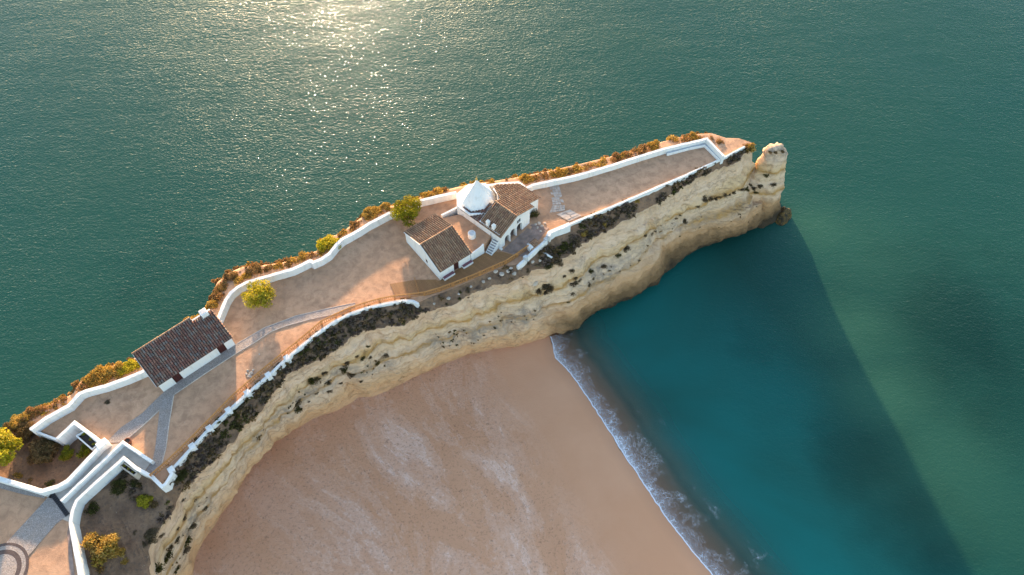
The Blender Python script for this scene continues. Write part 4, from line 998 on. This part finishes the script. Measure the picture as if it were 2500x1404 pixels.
# wooden fence: posts, rails, pickets
fp = resample([tuple(p) for p in FW], 0.05); fc = cum(fp); Lf = fc[-1]
fn = thing('wooden_fence', (*v2(705,861), ZT), 'long brown wooden picket fence along the cliff edge', 'fence')
o0 = np.array(fn.location)
def fpt(s_): return np.array([np.interp(s_, fc, [p[k] for p in fp]) for k in (0, 1)])
post_me, pick_me, rail_me = unit('post'), unit('picket'), unit('rail')
nb = int(Lf/2.3)
for i in range(nb+1):
    p = fpt(i*Lf/nb); o = link('post', post_me, 'fence_wood', fn, (p[0]-o0[0], p[1]-o0[1], 0.52)); o.scale = (0.16, 0.16, 1.26)
    d = fpt(min(Lf, i*Lf/nb+0.3))-fpt(max(0, i*Lf/nb-0.3)); an = math.atan2(d[1], d[0]); o.rotation_euler.z = an
    if i == nb: break
    a, b = fpt(i*Lf/nb), fpt((i+1)*Lf/nb); d = b-a; L = np.linalg.norm(d); an = math.atan2(d[1], d[0]); m = (a+b)/2
    for hz_, th_ in ((1.08, 0.11), (0.92, 0.07), (0.18, 0.09)):
        o = link('rail', rail_me, 'fence_wood', fn, (m[0]-o0[0], m[1]-o0[1], hz_)); o.scale = (L-0.14, 0.13 if hz_ > 1 else 0.07, th_); o.rotation_euler.z = an
    npk = 7
    for j in range(npk):
        q = a+d*(j+0.7)/(npk+0.4)
        o = link('picket', pick_me, 'fence_wood', fn, (q[0]-o0[0], q[1]-o0[1], 0.57)); o.scale = (0.09, 0.05, 0.74); o.rotation_euler.z = an
# short branch rail across the boardwalk
br = thing('handrail', (*v2(1017,700), ZT), 'short wooden rail crossing the boardwalk', 'rail')
a, b = np.array(v2(1014,686)), np.array(v2(1022,716)); m = (a+b)/2; o0 = np.array(br.location); d = b-a; an = math.atan2(d[1], d[0])
for q in (a, m, b):
    o = link('post', post_me, 'fence_wood', br, (q[0]-o0[0], q[1]-o0[1], 0.5)); o.scale = (0.1, 0.1, 1.0)
for hz_ in (0.95, 0.5):
    o = link('rail', rail_me, 'fence_wood', br, (m[0]-o0[0], m[1]-o0[1], hz_)); o.scale = (np.linalg.norm(d)-.1, 0.07, 0.09); o.rotation_euler.z = an
# small tiled shelter below the porch
q = tp(1301, 597, 0.6); sh = thing('tiled_shelter', (q[0], q[1], ZT), 'small tile-capped white shelter on the edge of the porch paving', 'shelter', rz=R(40))
MB().box(-0.8,0.8,-0.65,0.65,-0.2,0.75).build('wall', 'whitewash', sh, bev=0.03)
tiled(sh, [(b, -0.95, 0.95) for b in np.arange(-0.75, 0.6, 0.27)], lambda a, b: 0.78+0.12*a, PAL*1.2, 'roof_tile', 0.27, 0.4)
q = tp(1294, 604, 0.6); o = MB().box(-0.35,0.35,-0.5,0.5,-0.2,0.9).build('wall_stub', 'whitewash', bev=0.05); o.location = (q[0], q[1], ZT); o.rotation_euler.z = R(40); tag(o, 'white masonry stub at the end of the wooden fence', 'wall')
# pot, planters
q = tp(313, 1078, 0.4); pt = thing('planter_pot', (q[0], q[1], ZT), 'dark round clay pot beside the gate wall', 'pot')
MB().lathe([(0.3,0),(0.42,0.35),(0.46,0.72),(0.38,0.74),(0.36,0.6)], 18).build('pot', 'terracotta_pot', pt)
MB().lathe([(0.355,0.55),(0.355,0.62)], 16).build('soil', 'planter_soil', pt)
def planter(px, label, h):
    P = [v2(x, y, h) for x, y in px]; c = np.mean(P, axis=0); t_ = thing('planter', (c[0], c[1], ZT), label, 'planter')
    L = [(p[0]-c[0], p[1]-c[1]) for p in P]
    MB().prism(L, -2.6, h-0.35).build('soil', 'planter_soil', t_)
    rim = [tuple(np.array(q)*1.04) for q in L]
    for k in range(4):
        o = wall('rim', [rim[k], rim[(k+1) % 4]], 0.2, -2.8, h, None, wob=0.01, mat='whitewash' if 'left' in label or 'garden' in label else 'loose_stone'); o.parent = t_
    return t_
planter([(206,1053),(239,1082),(224,1096),(187,1064)], 'white walled planter in the sunken garden', 0.6)
planter([(301,1129),(334,1153),(326,1160),(293,1137)], 'stone planter below the ramp wall with small yellow-green plants', 0.2)
q = hit(1336, 623); o = MB().tube([(-0.9,0.25,0.25),(0.9,-0.35,0.05)], [0.18,0.18], 10).build('drain_pipe', 'whitewash'); o.location = q; o.rotation_euler.z = R(-15); tag(o, 'white drain pipe poking out of the scrub below the wall', 'pipe')

# ------------------------------------------------------------------ plants
def leafset(n, blobs, size, pal, seed, inner=0.55, flat=1.0, up=0.35, elong=1.0):
    """n leaf faces spread through the shells of several blobs (x, y, z, r)"""
    g = np.random.default_rng(seed); B = np.array(blobs, float)
    wgt = B[:, 3]**2; idx = g.choice(len(B), n, p=wgt/wgt.sum())
    d = g.normal(size=(n, 3)); d /= np.linalg.norm(d, axis=1)[:, None]
    r = B[idx, 3]*(inner+(1-inner)*g.random(n)**0.6)*g.uniform(0.9, 1.12, n)
    c = B[idx, :3] + d*r[:, None]*np.array([1, 1, flat])
    nn = d + g.normal(size=(n, 3))*0.75 + np.array([0, 0, up]); nn /= np.linalg.norm(nn, axis=1)[:, None]
    tt_ = np.cross(nn, g.normal(size=(n, 3))); tt_ /= np.linalg.norm(tt_, axis=1)[:, None]; bb = np.cross(nn, tt_)
    s = size*g.uniform(0.6, 1.35, n)[:, None]
    V = np.stack([c-tt_*s*elong*0.5, c-bb*s*0.36, c+tt_*s*elong*0.5, c+bb*s*0.36], 1).reshape(-1, 3)
    pal = np.array(pal); bc = g.integers(len(pal), size=len(B))
    pick = np.where(g.random(n) < 0.55, bc[idx], g.integers(len(pal), size=n))
    col = pal[pick]*g.uniform(0.7, 1.3, n)[:, None]
    return V, np.arange(4*n).reshape(-1, 4), np.repeat(col, 4, axis=0)
def lumps(seed, nb, rad, h0, flat=0.8, r0=0.35, r1=0.55):
    g = np.random.default_rng(seed); out = [(0, 0, h0, rad*0.6)]
    for _ in range(nb):
        a = g.uniform(0, 2*math.pi); q = rad*math.sqrt(g.uniform(0.1, 1))*0.68; r = rad*g.uniform(r0, r1)
        out.append((q*math.cos(a), q*math.sin(a), h0+g.uniform(-0.35, 0.55)*rad*flat, r))
    return out
GREEN = [(0.18,0.185,0.015),(0.24,0.225,0.02),(0.12,0.135,0.015),(0.30,0.26,0.028),(0.20,0.16,0.026)]
LIME = [(0.33,0.30,0.022),(0.40,0.34,0.035),(0.22,0.22,0.02),(0.45,0.36,0.055)]
GOLD = [(0.34,0.205,0.045),(0.40,0.25,0.06),(0.25,0.15,0.04),(0.26,0.20,0.04),(0.42,0.29,0.09)]
RUST = [(0.28,0.145,0.062),(0.23,0.12,0.058),(0.33,0.19,0.085),(0.20,0.13,0.05),(0.19,0.145,0.04)]
DRY = [(0.20,0.125,0.055),(0.15,0.095,0.045),(0.25,0.16,0.075),(0.11,0.08,0.035)]
DARK = [(0.105,0.080,0.042),(0.08,0.063,0.036),(0.14,0.105,0.058),(0.125,0.088,0.064),(0.17,0.125,0.09)]
OLIVE = [(0.075,0.075,0.02),(0.055,0.058,0.018),(0.10,0.09,0.03),(0.06,0.05,0.025)]
VAR = {}
def shrub_mesh(kind, v):
    k = (kind, v)
    if k not in VAR:
        big_ = kind.endswith('_big'); kind_ = kind.replace('_big', '')
        pal, n, size, el = {'gold': (GOLD, 620, 0.17, 1.5), 'rust': (RUST, 560, 0.16, 1.6), 'dry': (DRY, 700, 0.15, 1.9), 'dark': (DARK, 560, 0.16, 1.3), 'olive': (OLIVE, 620, 0.17, 1.2), 'green': (GREEN, 720, 0.18, 1.2), 'lime': (LIME, 720, 0.19, 1.2)}[kind_]
        if big_: n, size = n*7, size*0.5
        V, Q, c = leafset(n, lumps(v*17+len(kind), 18 if big_ else 7, 1.0, 0.45, 0.7, *((0.22, 0.38) if big_ else (0.35, 0.55))), size, pal, v*31+5, 0.35, 0.75, 0.4, el)
        V[:, 2] = np.maximum(V[:, 2], -0.25)
        stem = MB()
        for a in range(5):
            an = a*1.26+v; stem.tube([(0,0,-0.3),(0.25*math.cos(an),0.25*math.sin(an),0.2),(0.6*math.cos(an),0.6*math.sin(an),0.6)], [0.05,0.035,0.012], 5)
        VAR[k] = (qmesh(kind+'_foliage', V, Q, c), mesh('stem', stem.v, stem.f))
        VAR[k][0].materials.append(M['leaves']); VAR[k][1].materials.append(M['bark'])
    return VAR[k]
def shrub(px, py, dpx, kind, label, group=None, hz_=1.0, name='shrub', ground=None, drop=0.25):
    """dpx: width in photo pixels; the sighting is the middle of the foliage"""
    p = Vector(ground) if ground is not None else hit(px, py)
    dist = (p-Vector((0, 0, ZC))).length; rad = dpx*0.5*dist/FPX/1.05
    d = Vector(ray(px, py)).normalized(); q = p + d*0.0
    v = random.randrange(3); fm, sm_ = shrub_mesh(kind+('_big' if dpx > 36 else ''), v)
    o = thing(name, (q.x, q.y, q.z-drop*rad), label, 'shrub', group, random.uniform(0, 6.28))
    s = (rad*random.uniform(0.92, 1.1), rad*random.uniform(0.92, 1.1), rad*hz_*random.uniform(0.85, 1.1))
    f = link('foliage', fm, None, o); f.scale = s
    if dpx > 14: f2 = link('stem', sm_, None, o); f2.scale = s
    return o

# trees
def tree(px, py, hc, rad, pal, label, seed, n=5200, size=0.24, bare=None, ht=None):
    c = at(px, py, ZT+hc); g = np.random.default_rng(seed)
    o = thing('tree', (c[0], c[1], ZT), label, 'tree')
    bl = lumps(seed, 22, rad, hc, 0.75, 0.20, 0.36)
    V, Q, col = leafset(n, bl, size, pal, seed, 0.5, 0.9, 0.4)
    link('crown', qmesh('crown', V, Q, col), 'leaves', o)
    mb = MB(); top = Vector((0, 0, hc*0.55)); mb.tube([(0,0,-0.2),(0.08,0.02,hc*0.3),top], [0.17,0.13,0.11], 8)
    mb.build('trunk', 'bark', o)
    for k_ in range(1, min(len(bl), 9)):
        b = bl[k_]; m = Vector((b[0]*0.5, b[1]*0.5, (hc*0.6+b[2])/2))
        MB().tube([top-Vector((0,0,0.1)), m, (b[0], b[1], b[2])], [0.075,0.05,0.02], 6).build('limb', 'bark', o)
    if bare:
        mb = MB()
        for k_ in range(70):
            a0 = Vector((g.uniform(.1,.9)*rad*bare[0], g.uniform(-.5,.5)*rad, hc+g.uniform(-.5,.4))); d = Vector((g.uniform(.2,1)*bare[0], g.uniform(-.7,.5), g.uniform(-.2,.7)))
            mb.tube([a0, a0+d*0.5, a0+d*0.9+Vector((0,0,.15))], [0.02,0.014,0.006], 4, False)
        mb.build('bare_twigs', 'bark', o)
    return o
tree(628, 722, 2.4, 3.0, LIME, 'round yellow-green tree with bare twigs on the terrace near the long house', 11, bare=(1.0,))
tree(990, 514, 2.6, 3.1, GREEN, 'dense green tree between the sea wall and the gabled house', 12, n=5600)
tree(-8, 1095, 1.6, 3.0, LIME, 'bright green leafy tree at the left edge of the sunken garden', 13, n=5200, size=0.30)

SEA_G = 'dry shrubs along the outside of the sea wall'
def seaside(lst, where):
    for px, py, d_, kd in lst:
        g = at(px, py, ZT-0.1)
        shrub(px, py, d_*1.45, kd, where % {'gold': 'golden', 'rust': 'rust-brown', 'dry': 'straw-coloured', 'olive': 'olive', 'green': 'green', 'lime': 'yellow-green', 'dark': 'dark'}[kd], SEA_G, 0.9, ground=g, drop=0.3)
seaside([(518,748,26,'gold'),(539,704,30,'rust'),(534,722,28,'rust'),(563,679,26,'dry'),(583,686,24,'gold'),(606,672,26,'gold'),(622,664,32,'dry'),(622,652,20,'rust'),(653,656,20,'dry'),(680,653,24,'gold'),(704,644,24,'dry'),(724,634,24,'gold'),(744,627,24,'gold'),(763,625,18,'rust'),(552,690,20,'rust'),(532,736,22,'rust')], '%s shrub outside the winding sea wall near the terrace tree')
seaside([(840,571,22,'gold'),(862,560,18,'rust'),(900,527,30,'gold'),(915,519,38,'gold'),(941,507,26,'gold'),(1037,482,24,'gold'),(1054,475,22,'gold'),(1071,470,22,'gold'),(1088,465,14,'rust')], '%s shrub outside sea wall between round bush and spire')
seaside([(1199,446,16,'gold'),(1238,440,10,'rust'),(1289,440,32,'gold'),(1276,436,18,'gold'),(1310,436,20,'rust'),(1327,433,20,'rust'),(1347,429,24,'gold'),(1368,425,30,'gold'),(1390,420,22,'dry'),(1411,415,24,'gold'),(1436,409,22,'rust'),(1455,405,20,'gold'),(1474,399,24,'gold'),(1504,389,26,'rust'),(1520,385,20,'gold'),(1534,380,24,'rust'),(1556,372,22,'rust'),(1572,366,24,'rust'),(1594,359,30,'gold'),(1643,342,22,'gold'),(1675,340,24,'rust'),(1694,338,26,'gold')], '%s shrub outside the sea wall between the chapel and the tip')
seaside([(1757,347,16,'rust'),(1833,361,20,'gold'),(1822,358,14,'rust'),(1738,338,12,'rust')], '%s shrub on the bare ground at the very tip')
seaside([(250,919,44,'gold'),(224,931,36,'gold'),(285,908,36,'gold'),(205,945,24,'rust'),(268,913,30,'gold'),(318,897,32,'lime'),(338,890,24,'lime'),(302,903,28,'lime')], '%s shrub behind the sea wall left of the long house')
seaside([(48,1029,34,'gold'),(75,1014,26,'rust'),(25,1046,26,'dry'),(100,1002,22,'rust'),(130,988,20,'rust'),(155,977,16,'rust'),(62,1045,30,'dry')], '%s shrub outside the sea wall at the sunken garden')
g = at(802, 594, ZT+0.5); shrub(800, 592, 74, 'lime', 'big round yellow-green bush outside the sea wall', None, 1.0, 'bush', ground=g, drop=0.6)
g = at(508, 752, ZT); shrub(470, 778, 22, 'gold', 'golden shrub showing behind the notch of the long house roof', None, 1.0, ground=at(480, 780, ZT+0.4), drop=0.3)
# sunken garden
shrub(102, 1096, 82, 'dry', 'large brown dry bush in the sunken garden', None, 0.9, 'bush', ground=at(102,1100,ZT-0.7), drop=0.5)
shrub(56, 1062, 46, 'dry', 'dark straggling bush below the garden corner wall', None, 0.9, 'bush', ground=at(56,1068,ZT-1.0), drop=0.5)
shrub(160, 1102, 38, 'green', 'bright green bush beside the planter of the sunken garden', None, 0.9, 'bush', ground=at(160,1106,ZT-1.0), drop=0.5)
shrub(204, 1096, 34, 'green', 'green bush between the planter and the garden wall', None, 0.8, 'bush', ground=at(204,1100,ZT-1.0), drop=0.5)
shrub(120, 1180, 26, 'olive', 'small olive shrub in the bottom corner of the sunken garden', None, 0.6)
shrub(40, 1165, 30, 'gold', 'low golden shrub along the inside of the garden wall', None, 0.4)
shrub(75, 1175, 22, 'dry', 'low dry shrub along the inside of the garden wall', None, 0.4)
for i, (x, y, d_) in enumerate(((205,1060,10),(222,1071,9),(228,1085,8),(304,1136,8),(314,1143,9),(324,1152,6))):
    wh = 'planter of the sunken garden' if i < 3 else 'stone planter below the ramp wall'
    shrub(x, y, d_, 'lime', 'small bright plant in the '+wh, 'planter plants', 0.8, 'plant', ground=at(x, y, ZT+(0.3 if i < 3 else -0.1)), drop=0.2)
g = tp(1304, 522, 0.8); shrub(1304, 520, 27, 'olive', 'dark green bush in the angle of the chapel aisle', None, 1.3, 'bush', ground=(g[0], g[1], ZT+0.8), drop=0.6)
g = tp(262, 982); shrub(262, 982, 15, 'dark', 'small dead shrub on the earth beside the long house', None, 0.35, ground=(g[0], g[1], ZT), drop=0.0)
# garden and slope below the ramp
LOW = 'shrubs on the slope below the ramp'
for x, y, d_, kd, lb in ((255,1340,88,'gold','large golden bush below the ramp wall'),(297,1350,26,'gold','small orange bush at the edge of the large golden bush'),(220,1316,18,'rust','rust-coloured shrub above the large golden bush'),(242,1391,22,'rust','rust shrub below the large golden bush'),(304,1371,18,'gold','low golden shrub right of the large golden bush'),(355,1222,42,'lime','yellow-green bush on the point of the garden wall'),(338,1215,18,'rust','pinkish rust shrub beside the yellow-green bush'),(375,1232,24,'dry','dry shrub beside the yellow-green bush'),(297,1160,22,'dark','dark shrub under the stone planter'),(290,1190,44,'olive','dark green bush in the garden corner under the ramp wall'),(330,1177,26,'olive','olive bush beside the stone planter'),(231,1242,34,'olive','dark bush against the foot of the ramp wall'),(372,1308,42,'dark','dark bush at the foot of the garden edge'),(394,1306,20,'dark','small dark shrub right of the garden edge')):
    shrub(x, y, d_, kd, lb, None, 1.15 if d_ > 60 else 0.8, 'bush' if d_ > 30 else 'shrub')
for x, y, d_ in ((430,1319,24),(456,1319,34),(451,1339,26),(449,1264,20),(432,1292,12),(466,1285,26),(477,1219,16),(500,1240,16),(406,1356,30),(383,1392,35),(430,1390,20),(447,1219,14),(415,1335,20),(350,1330,18),(330,1300,12)):
    shrub(x, y, d_, random.choice(['dark','dark','olive']), 'dark scrubby shrub on the eroded slope below the ramp garden', LOW, 0.6)
# cliff face
CF = 'dark shrubs clinging to the cliff face'
for x, y, d_ in ((758,930,20),(770,928,20),(794,910,17),(725,985,24),(728,1000,18),(839,903,20),(849,885,15),(842,892,14),(801,934,14),(832,934,10),(773,960,9),(804,955,12),(921,888,12),(942,867,14),(871,871,9),(885,876,12),(905,874,9),(882,932,8),(899,847,8),(754,981,6),(858,915,16),(704,1009,6)):
    shrub(x, y, d_*1.35, random.choice(['dark','dark','olive']), 'dark shrub on the cliff face above the beach', CF, 0.9, drop=0.1)
for x, y, d_ in ((1396,662,14),(1442,663,12),(1475,653,13),(1339,704,30),(1332,716,20),(1315,714,16),(1402,692,18),(1438,696,10),(1395,719,14),(1387,738,9),(1361,641,24),(1339,651,20),(1368,646,14),(1528,608,20),(1508,624,16),(1416,685,12),(1378,675,10),(1123,730,9),(1143,726,8),(1288,665,8),(1276,676,7),(1403,680,12)):
    shrub(x, y, d_*1.35, random.choice(['dark','dark','olive']), 'dark shrub on the cliff face below the chapel', CF, 0.9, drop=0.1)
for x, y, d_ in ((1651,534,10),(1670,542,14),(1575,576,10),(1592,572,8),(1722,488,16),(1735,487,12),(1746,485,12),(1757,481,10),(1768,478,12),(1779,475,10),(1790,471,12),(1809,463,14),(1822,462,14),(1839,460,14),(1855,455,14),(1871,428,14),(1888,451,14),(1703,504,9),(1832,452,10),(1845,470,10),(1600,565,6),(1660,525,6)):
    shrub(x, y, d_*1.35, random.choice(['dark','dark','olive']), 'dark shrub on the cliff face near the rock stack', CF, 0.8, drop=0.1)
for x, y, d_, kd, lb in ((1422,569,26,'gold','yellow spiky plant in the scrub below the wall step'),(1471,545,24,'gold','yellow spiky plant halfway along the straight cliff wall'),(1556,490,18,'gold','small yellow plant below the straight cliff wall'),(1523,512,16,'olive','olive shrub below the straight cliff wall'),(441,1160,44,'olive','olive bush at the end pier of the curved cliff wall'),(1380,600,40,'olive','broad olive bush below the thick wall block'),(1400,585,36,'dark','broad dark bush below the thick wall block')):
    shrub(x, y, d_, kd, lb, None, 0.7)
for x, y, d_, kd in ((1885,354,15,'rust'),(1900,356,16,'dry'),(1880,366,12,'rust'),(1910,364,13,'dry'),(1893,366,12,'dry')):
    shrub(x, y, d_, kd, 'tuft of dry scrub on top of the rock stack', 'tufts on the rock stack', 0.6, ground=at(x, y+6, 19.4), drop=0.3)

# dark heath covering the shelf below the walls: nobody could count it
def heath():
    g = np.random.default_rng(5); Vs_, Qs_, Cs_ = [], [], []; n0 = 0
    top_, edg = np.array(rows[0]), np.array(rows[NSH])
    base = []
    for v in range(4):
        for pal in (DARK, DRY, OLIVE, [(0.15,0.105,0.085),(0.11,0.078,0.068),(0.19,0.14,0.11)]):
            base.append(leafset(46, lumps(v+50, 3, 1.0, 0.3, 0.5), 0.42, pal, v*7+len(base), 0.3, 0.6, 0.5, 1.3))
    for i in range(NS):
        s_ = SV[i]
        w_ = np.linalg.norm(edg[i]-top_[i])
        bare = sval((1030,760)) < s_ < sval((1325,640)); low_ = s_ < sval((424,1170))
        if low_ and s_ < -300: den_ = 0.0
        else: den_ = 0.10 if bare else (0.35 if low_ else 1.0)
        ln = np.linalg.norm(top_[min(i+1, NS-1)]-top_[max(i-1, 0)])/2
        for _ in range(g.poisson(w_*ln*4.0*den_)):
            q = g.random()*1.0; p = rows[min(NSH, int(q*NSH))][i]*(1) ; p = p + (rows[min(NSH, int(q*NSH)+1)][i]-p)*g.random() + np.array([*(tan[i]*g.uniform(-.2, .2)), 0])
            cov = noise.noise((p[0]*0.22, p[1]*0.22, 0.7)) + 0.5*noise.noise((p[0]*0.7, p[1]*0.7, 3.7))
            if cov < -0.42 + (0.4 if low_ else 0): continue
            kd = min(3, max(0, int(2.0+3.2*noise.noise((p[0]*0.16, p[1]*0.16, 9.0))+g.normal(0, 0.6)))); kd = [0, 3, 0, 2][kd] if g.random() < 0.85 else 1
            V, Q, c = base[g.integers(4)*4+kd]; s = g.uniform(0.32, 0.72); a = g.uniform(0, 6.28)
            W = V*np.array([s, s, s*0.9]); W = np.stack([W[:, 0]*math.cos(a)-W[:, 1]*math.sin(a), W[:, 0]*math.sin(a)+W[:, 1]*math.cos(a), W[:, 2]], 1)+p
            Vs_.append(W); Qs_.append(Q+n0); Cs_.append(c*g.uniform(0.75, 1.25)); n0 += len(W)
    me = qmesh('heath', np.concatenate(Vs_), np.concatenate(Qs_), np.concatenate(Cs_))
    tag(link('heath', me, 'leaves'), 'dark low heath covering the ledge below the white cliff walls', 'scrub', kind='stuff')
    return n0//4
def sea_scrub():
    g = np.random.default_rng(6); Vs_, Qs_, Cs_ = [], [], []; n0 = 0
    base = [leafset(60, lumps(v+80, 3, 1.0, 0.3, 0.5), 0.40, pal, v*5+3, 0.3, 0.6, 0.5, 1.5) for v in range(3) for pal in (GOLD, RUST, DRY)]
    for i in range(NS):
        if SV[i] > sval((1735, 334)): continue
        ln = np.linalg.norm(Wse[min(i+1, NS-1)]-Wse[max(i-1, 0)])/2
        for _ in range(g.poisson(ln*7.0)):
            off = g.uniform(-0.2, 2.0); p = np.array([*(Wse[i, :2]+nrm[i]*off), ZT-0.75+0.3*max(0, off)])
            kd = int(np.clip(1.4+2.6*noise.noise((p[0]*0.2, p[1]*0.2, 2.0)), 0, 2))
            if noise.noise((p[0]*0.25, p[1]*0.25, 6.0)) < -0.12: continue
            V, Q, c = base[g.integers(3)*3+kd]; s = g.uniform(0.3, 0.75); a = g.uniform(0, 6.28); W = V*s
            W = np.stack([W[:, 0]*math.cos(a)-W[:, 1]*math.sin(a), W[:, 0]*math.sin(a)+W[:, 1]*math.cos(a), W[:, 2]], 1)+p
            Vs_.append(W); Qs_.append(Q+n0); Cs_.append(c*g.uniform(0.7, 1.2)); n0 += len(W)
    me = qmesh('dry_scrub', np.concatenate(Vs_), np.concatenate(Qs_), np.concatenate(Cs_))
    tag(link('dry_scrub', me, 'leaves'), 'low golden scrub on the cliff brow outside the sea wall', 'scrub', kind='stuff')
sea_scrub()
def cliff_scrub():
    g = np.random.default_rng(8); Vs_, Qs_, Cs_ = [], [], []; n0 = 0
    base = [leafset(34, lumps(v+90, 3, 1.0, 0.3, 0.5), 0.5, pal, v*5+3, 0.3, 0.6, 0.5, 1.4) for v in range(3) for pal in (DARK, DRY, OLIVE)]
    for j in range(NSH+12, NSH+88):
        for i in range(2, NS-2):
            if dirt[j][i] < 0.35 or g.random() > 0.035*dirt[j][i]: continue
            p = rows[j][i]
            if noise.noise((p[0]*0.3, p[1]*0.3, p[2]*0.3)) < -0.05: continue
            V, Q, c = base[g.integers(9)]; s = g.uniform(0.12, 0.38); W = V*s+p+np.array([*(nrm[i]*0.06), 0.02])
            Vs_.append(W); Qs_.append(Q+n0); Cs_.append(c*g.uniform(0.8, 1.3)); n0 += len(W)
    me = qmesh('cliff_scrub', np.concatenate(Vs_), np.concatenate(Qs_), np.concatenate(Cs_))
    tag(link('cliff_scrub', me, 'leaves'), 'tiny dry tufts scattered over the ledges of the cliff', 'scrub', kind='stuff'); print('tufts', n0//136)
cliff_scrub()
print('heath leaves', heath())

# loose stones
def stone_mesh(seed):
    bm = bmesh.new(); bmesh.ops.create_icosphere(bm, subdivisions=2, radius=1.0)
    for v in bm.verts:
        n_ = noise.noise(v.co*1.3+Vector((seed*3.1, 0, 0)))*0.35; v.co *= 1+n_; v.co.z *= 0.6
    me = bpy.data.meshes.new('stone'); bm.to_mesh(me); bm.free(); return me
SM = [stone_mesh(i) for i in range(4)]
for x, y, d_, wh, onT in [(605,905,7,0,1),(613,911,8,0,1),(609,917,9,0,1),(602,913,6,0,1),(618,904,6,0,1),(612,920,5,0,1),(633,865,4,0,1)] + [(1316,545,9,1,1),(1323,552,8,1,1),(1312,556,7,1,1),(1308,548,6,1,1),(1330,545,6,1,1),(1320,565,7,1,1)] + [(1305,690,24,2,0),(1210,663,10,2,0),(1225,669,12,2,0),(1240,662,9,2,0),(1195,680,8,2,0),(1255,668,11,2,0),(1180,688,9,2,0),(1270,655,8,2,0),(1150,700,8,2,0),(1120,718,7,2,0),(1095,728,9,2,0),(1060,742,7,2,0),(1247,655,8,2,0),(1300,640,9,2,0),(1318,636,8,2,0)]:
    p = Vector(tp(x, y)) if onT else hit(x, y); r = d_*0.5*(p-Vector((0, 0, ZC))).length/FPX
    o = link('stone', random.choice(SM), 'loose_stone', None, p+Vector((0, 0, r*0.15))); o.scale = (r*random.uniform(.8, 1.3), r*random.uniform(.8, 1.2), r*0.8); o.rotation_euler.z = random.uniform(0, 6.28)
    tag(o, ['pale loose stone on the earth beside the wooden fence', 'pale loose stone beside the chapel aisle', 'pale boulder on the bare cliff top below the boardwalk'][wh], 'stone', ['stones beside the fence', 'stones beside the chapel', 'rubble on the cliff top'][wh])

# things alike in one stretch are told apart by their order along it
ORD = ['first','second','third','fourth','fifth','sixth','seventh','eighth','ninth','tenth','eleventh','twelfth','thirteenth','fourteenth','fifteenth','sixteenth','seventeenth','eighteenth','nineteenth','twentieth','twenty-first','twenty-second','twenty-third','twenty-fourth']
byl = {}
for o in scene.objects:
    if o.parent is None and 'category' in o.keys(): byl.setdefault(o['label'], []).append(o)
for lb, os_ in byl.items():
    if len(os_) > 1:
        for i, o in enumerate(sorted(os_, key=lambda q: q.location.x)): o['label'] = lb + ', ' + ORD[i] + ' from the left'
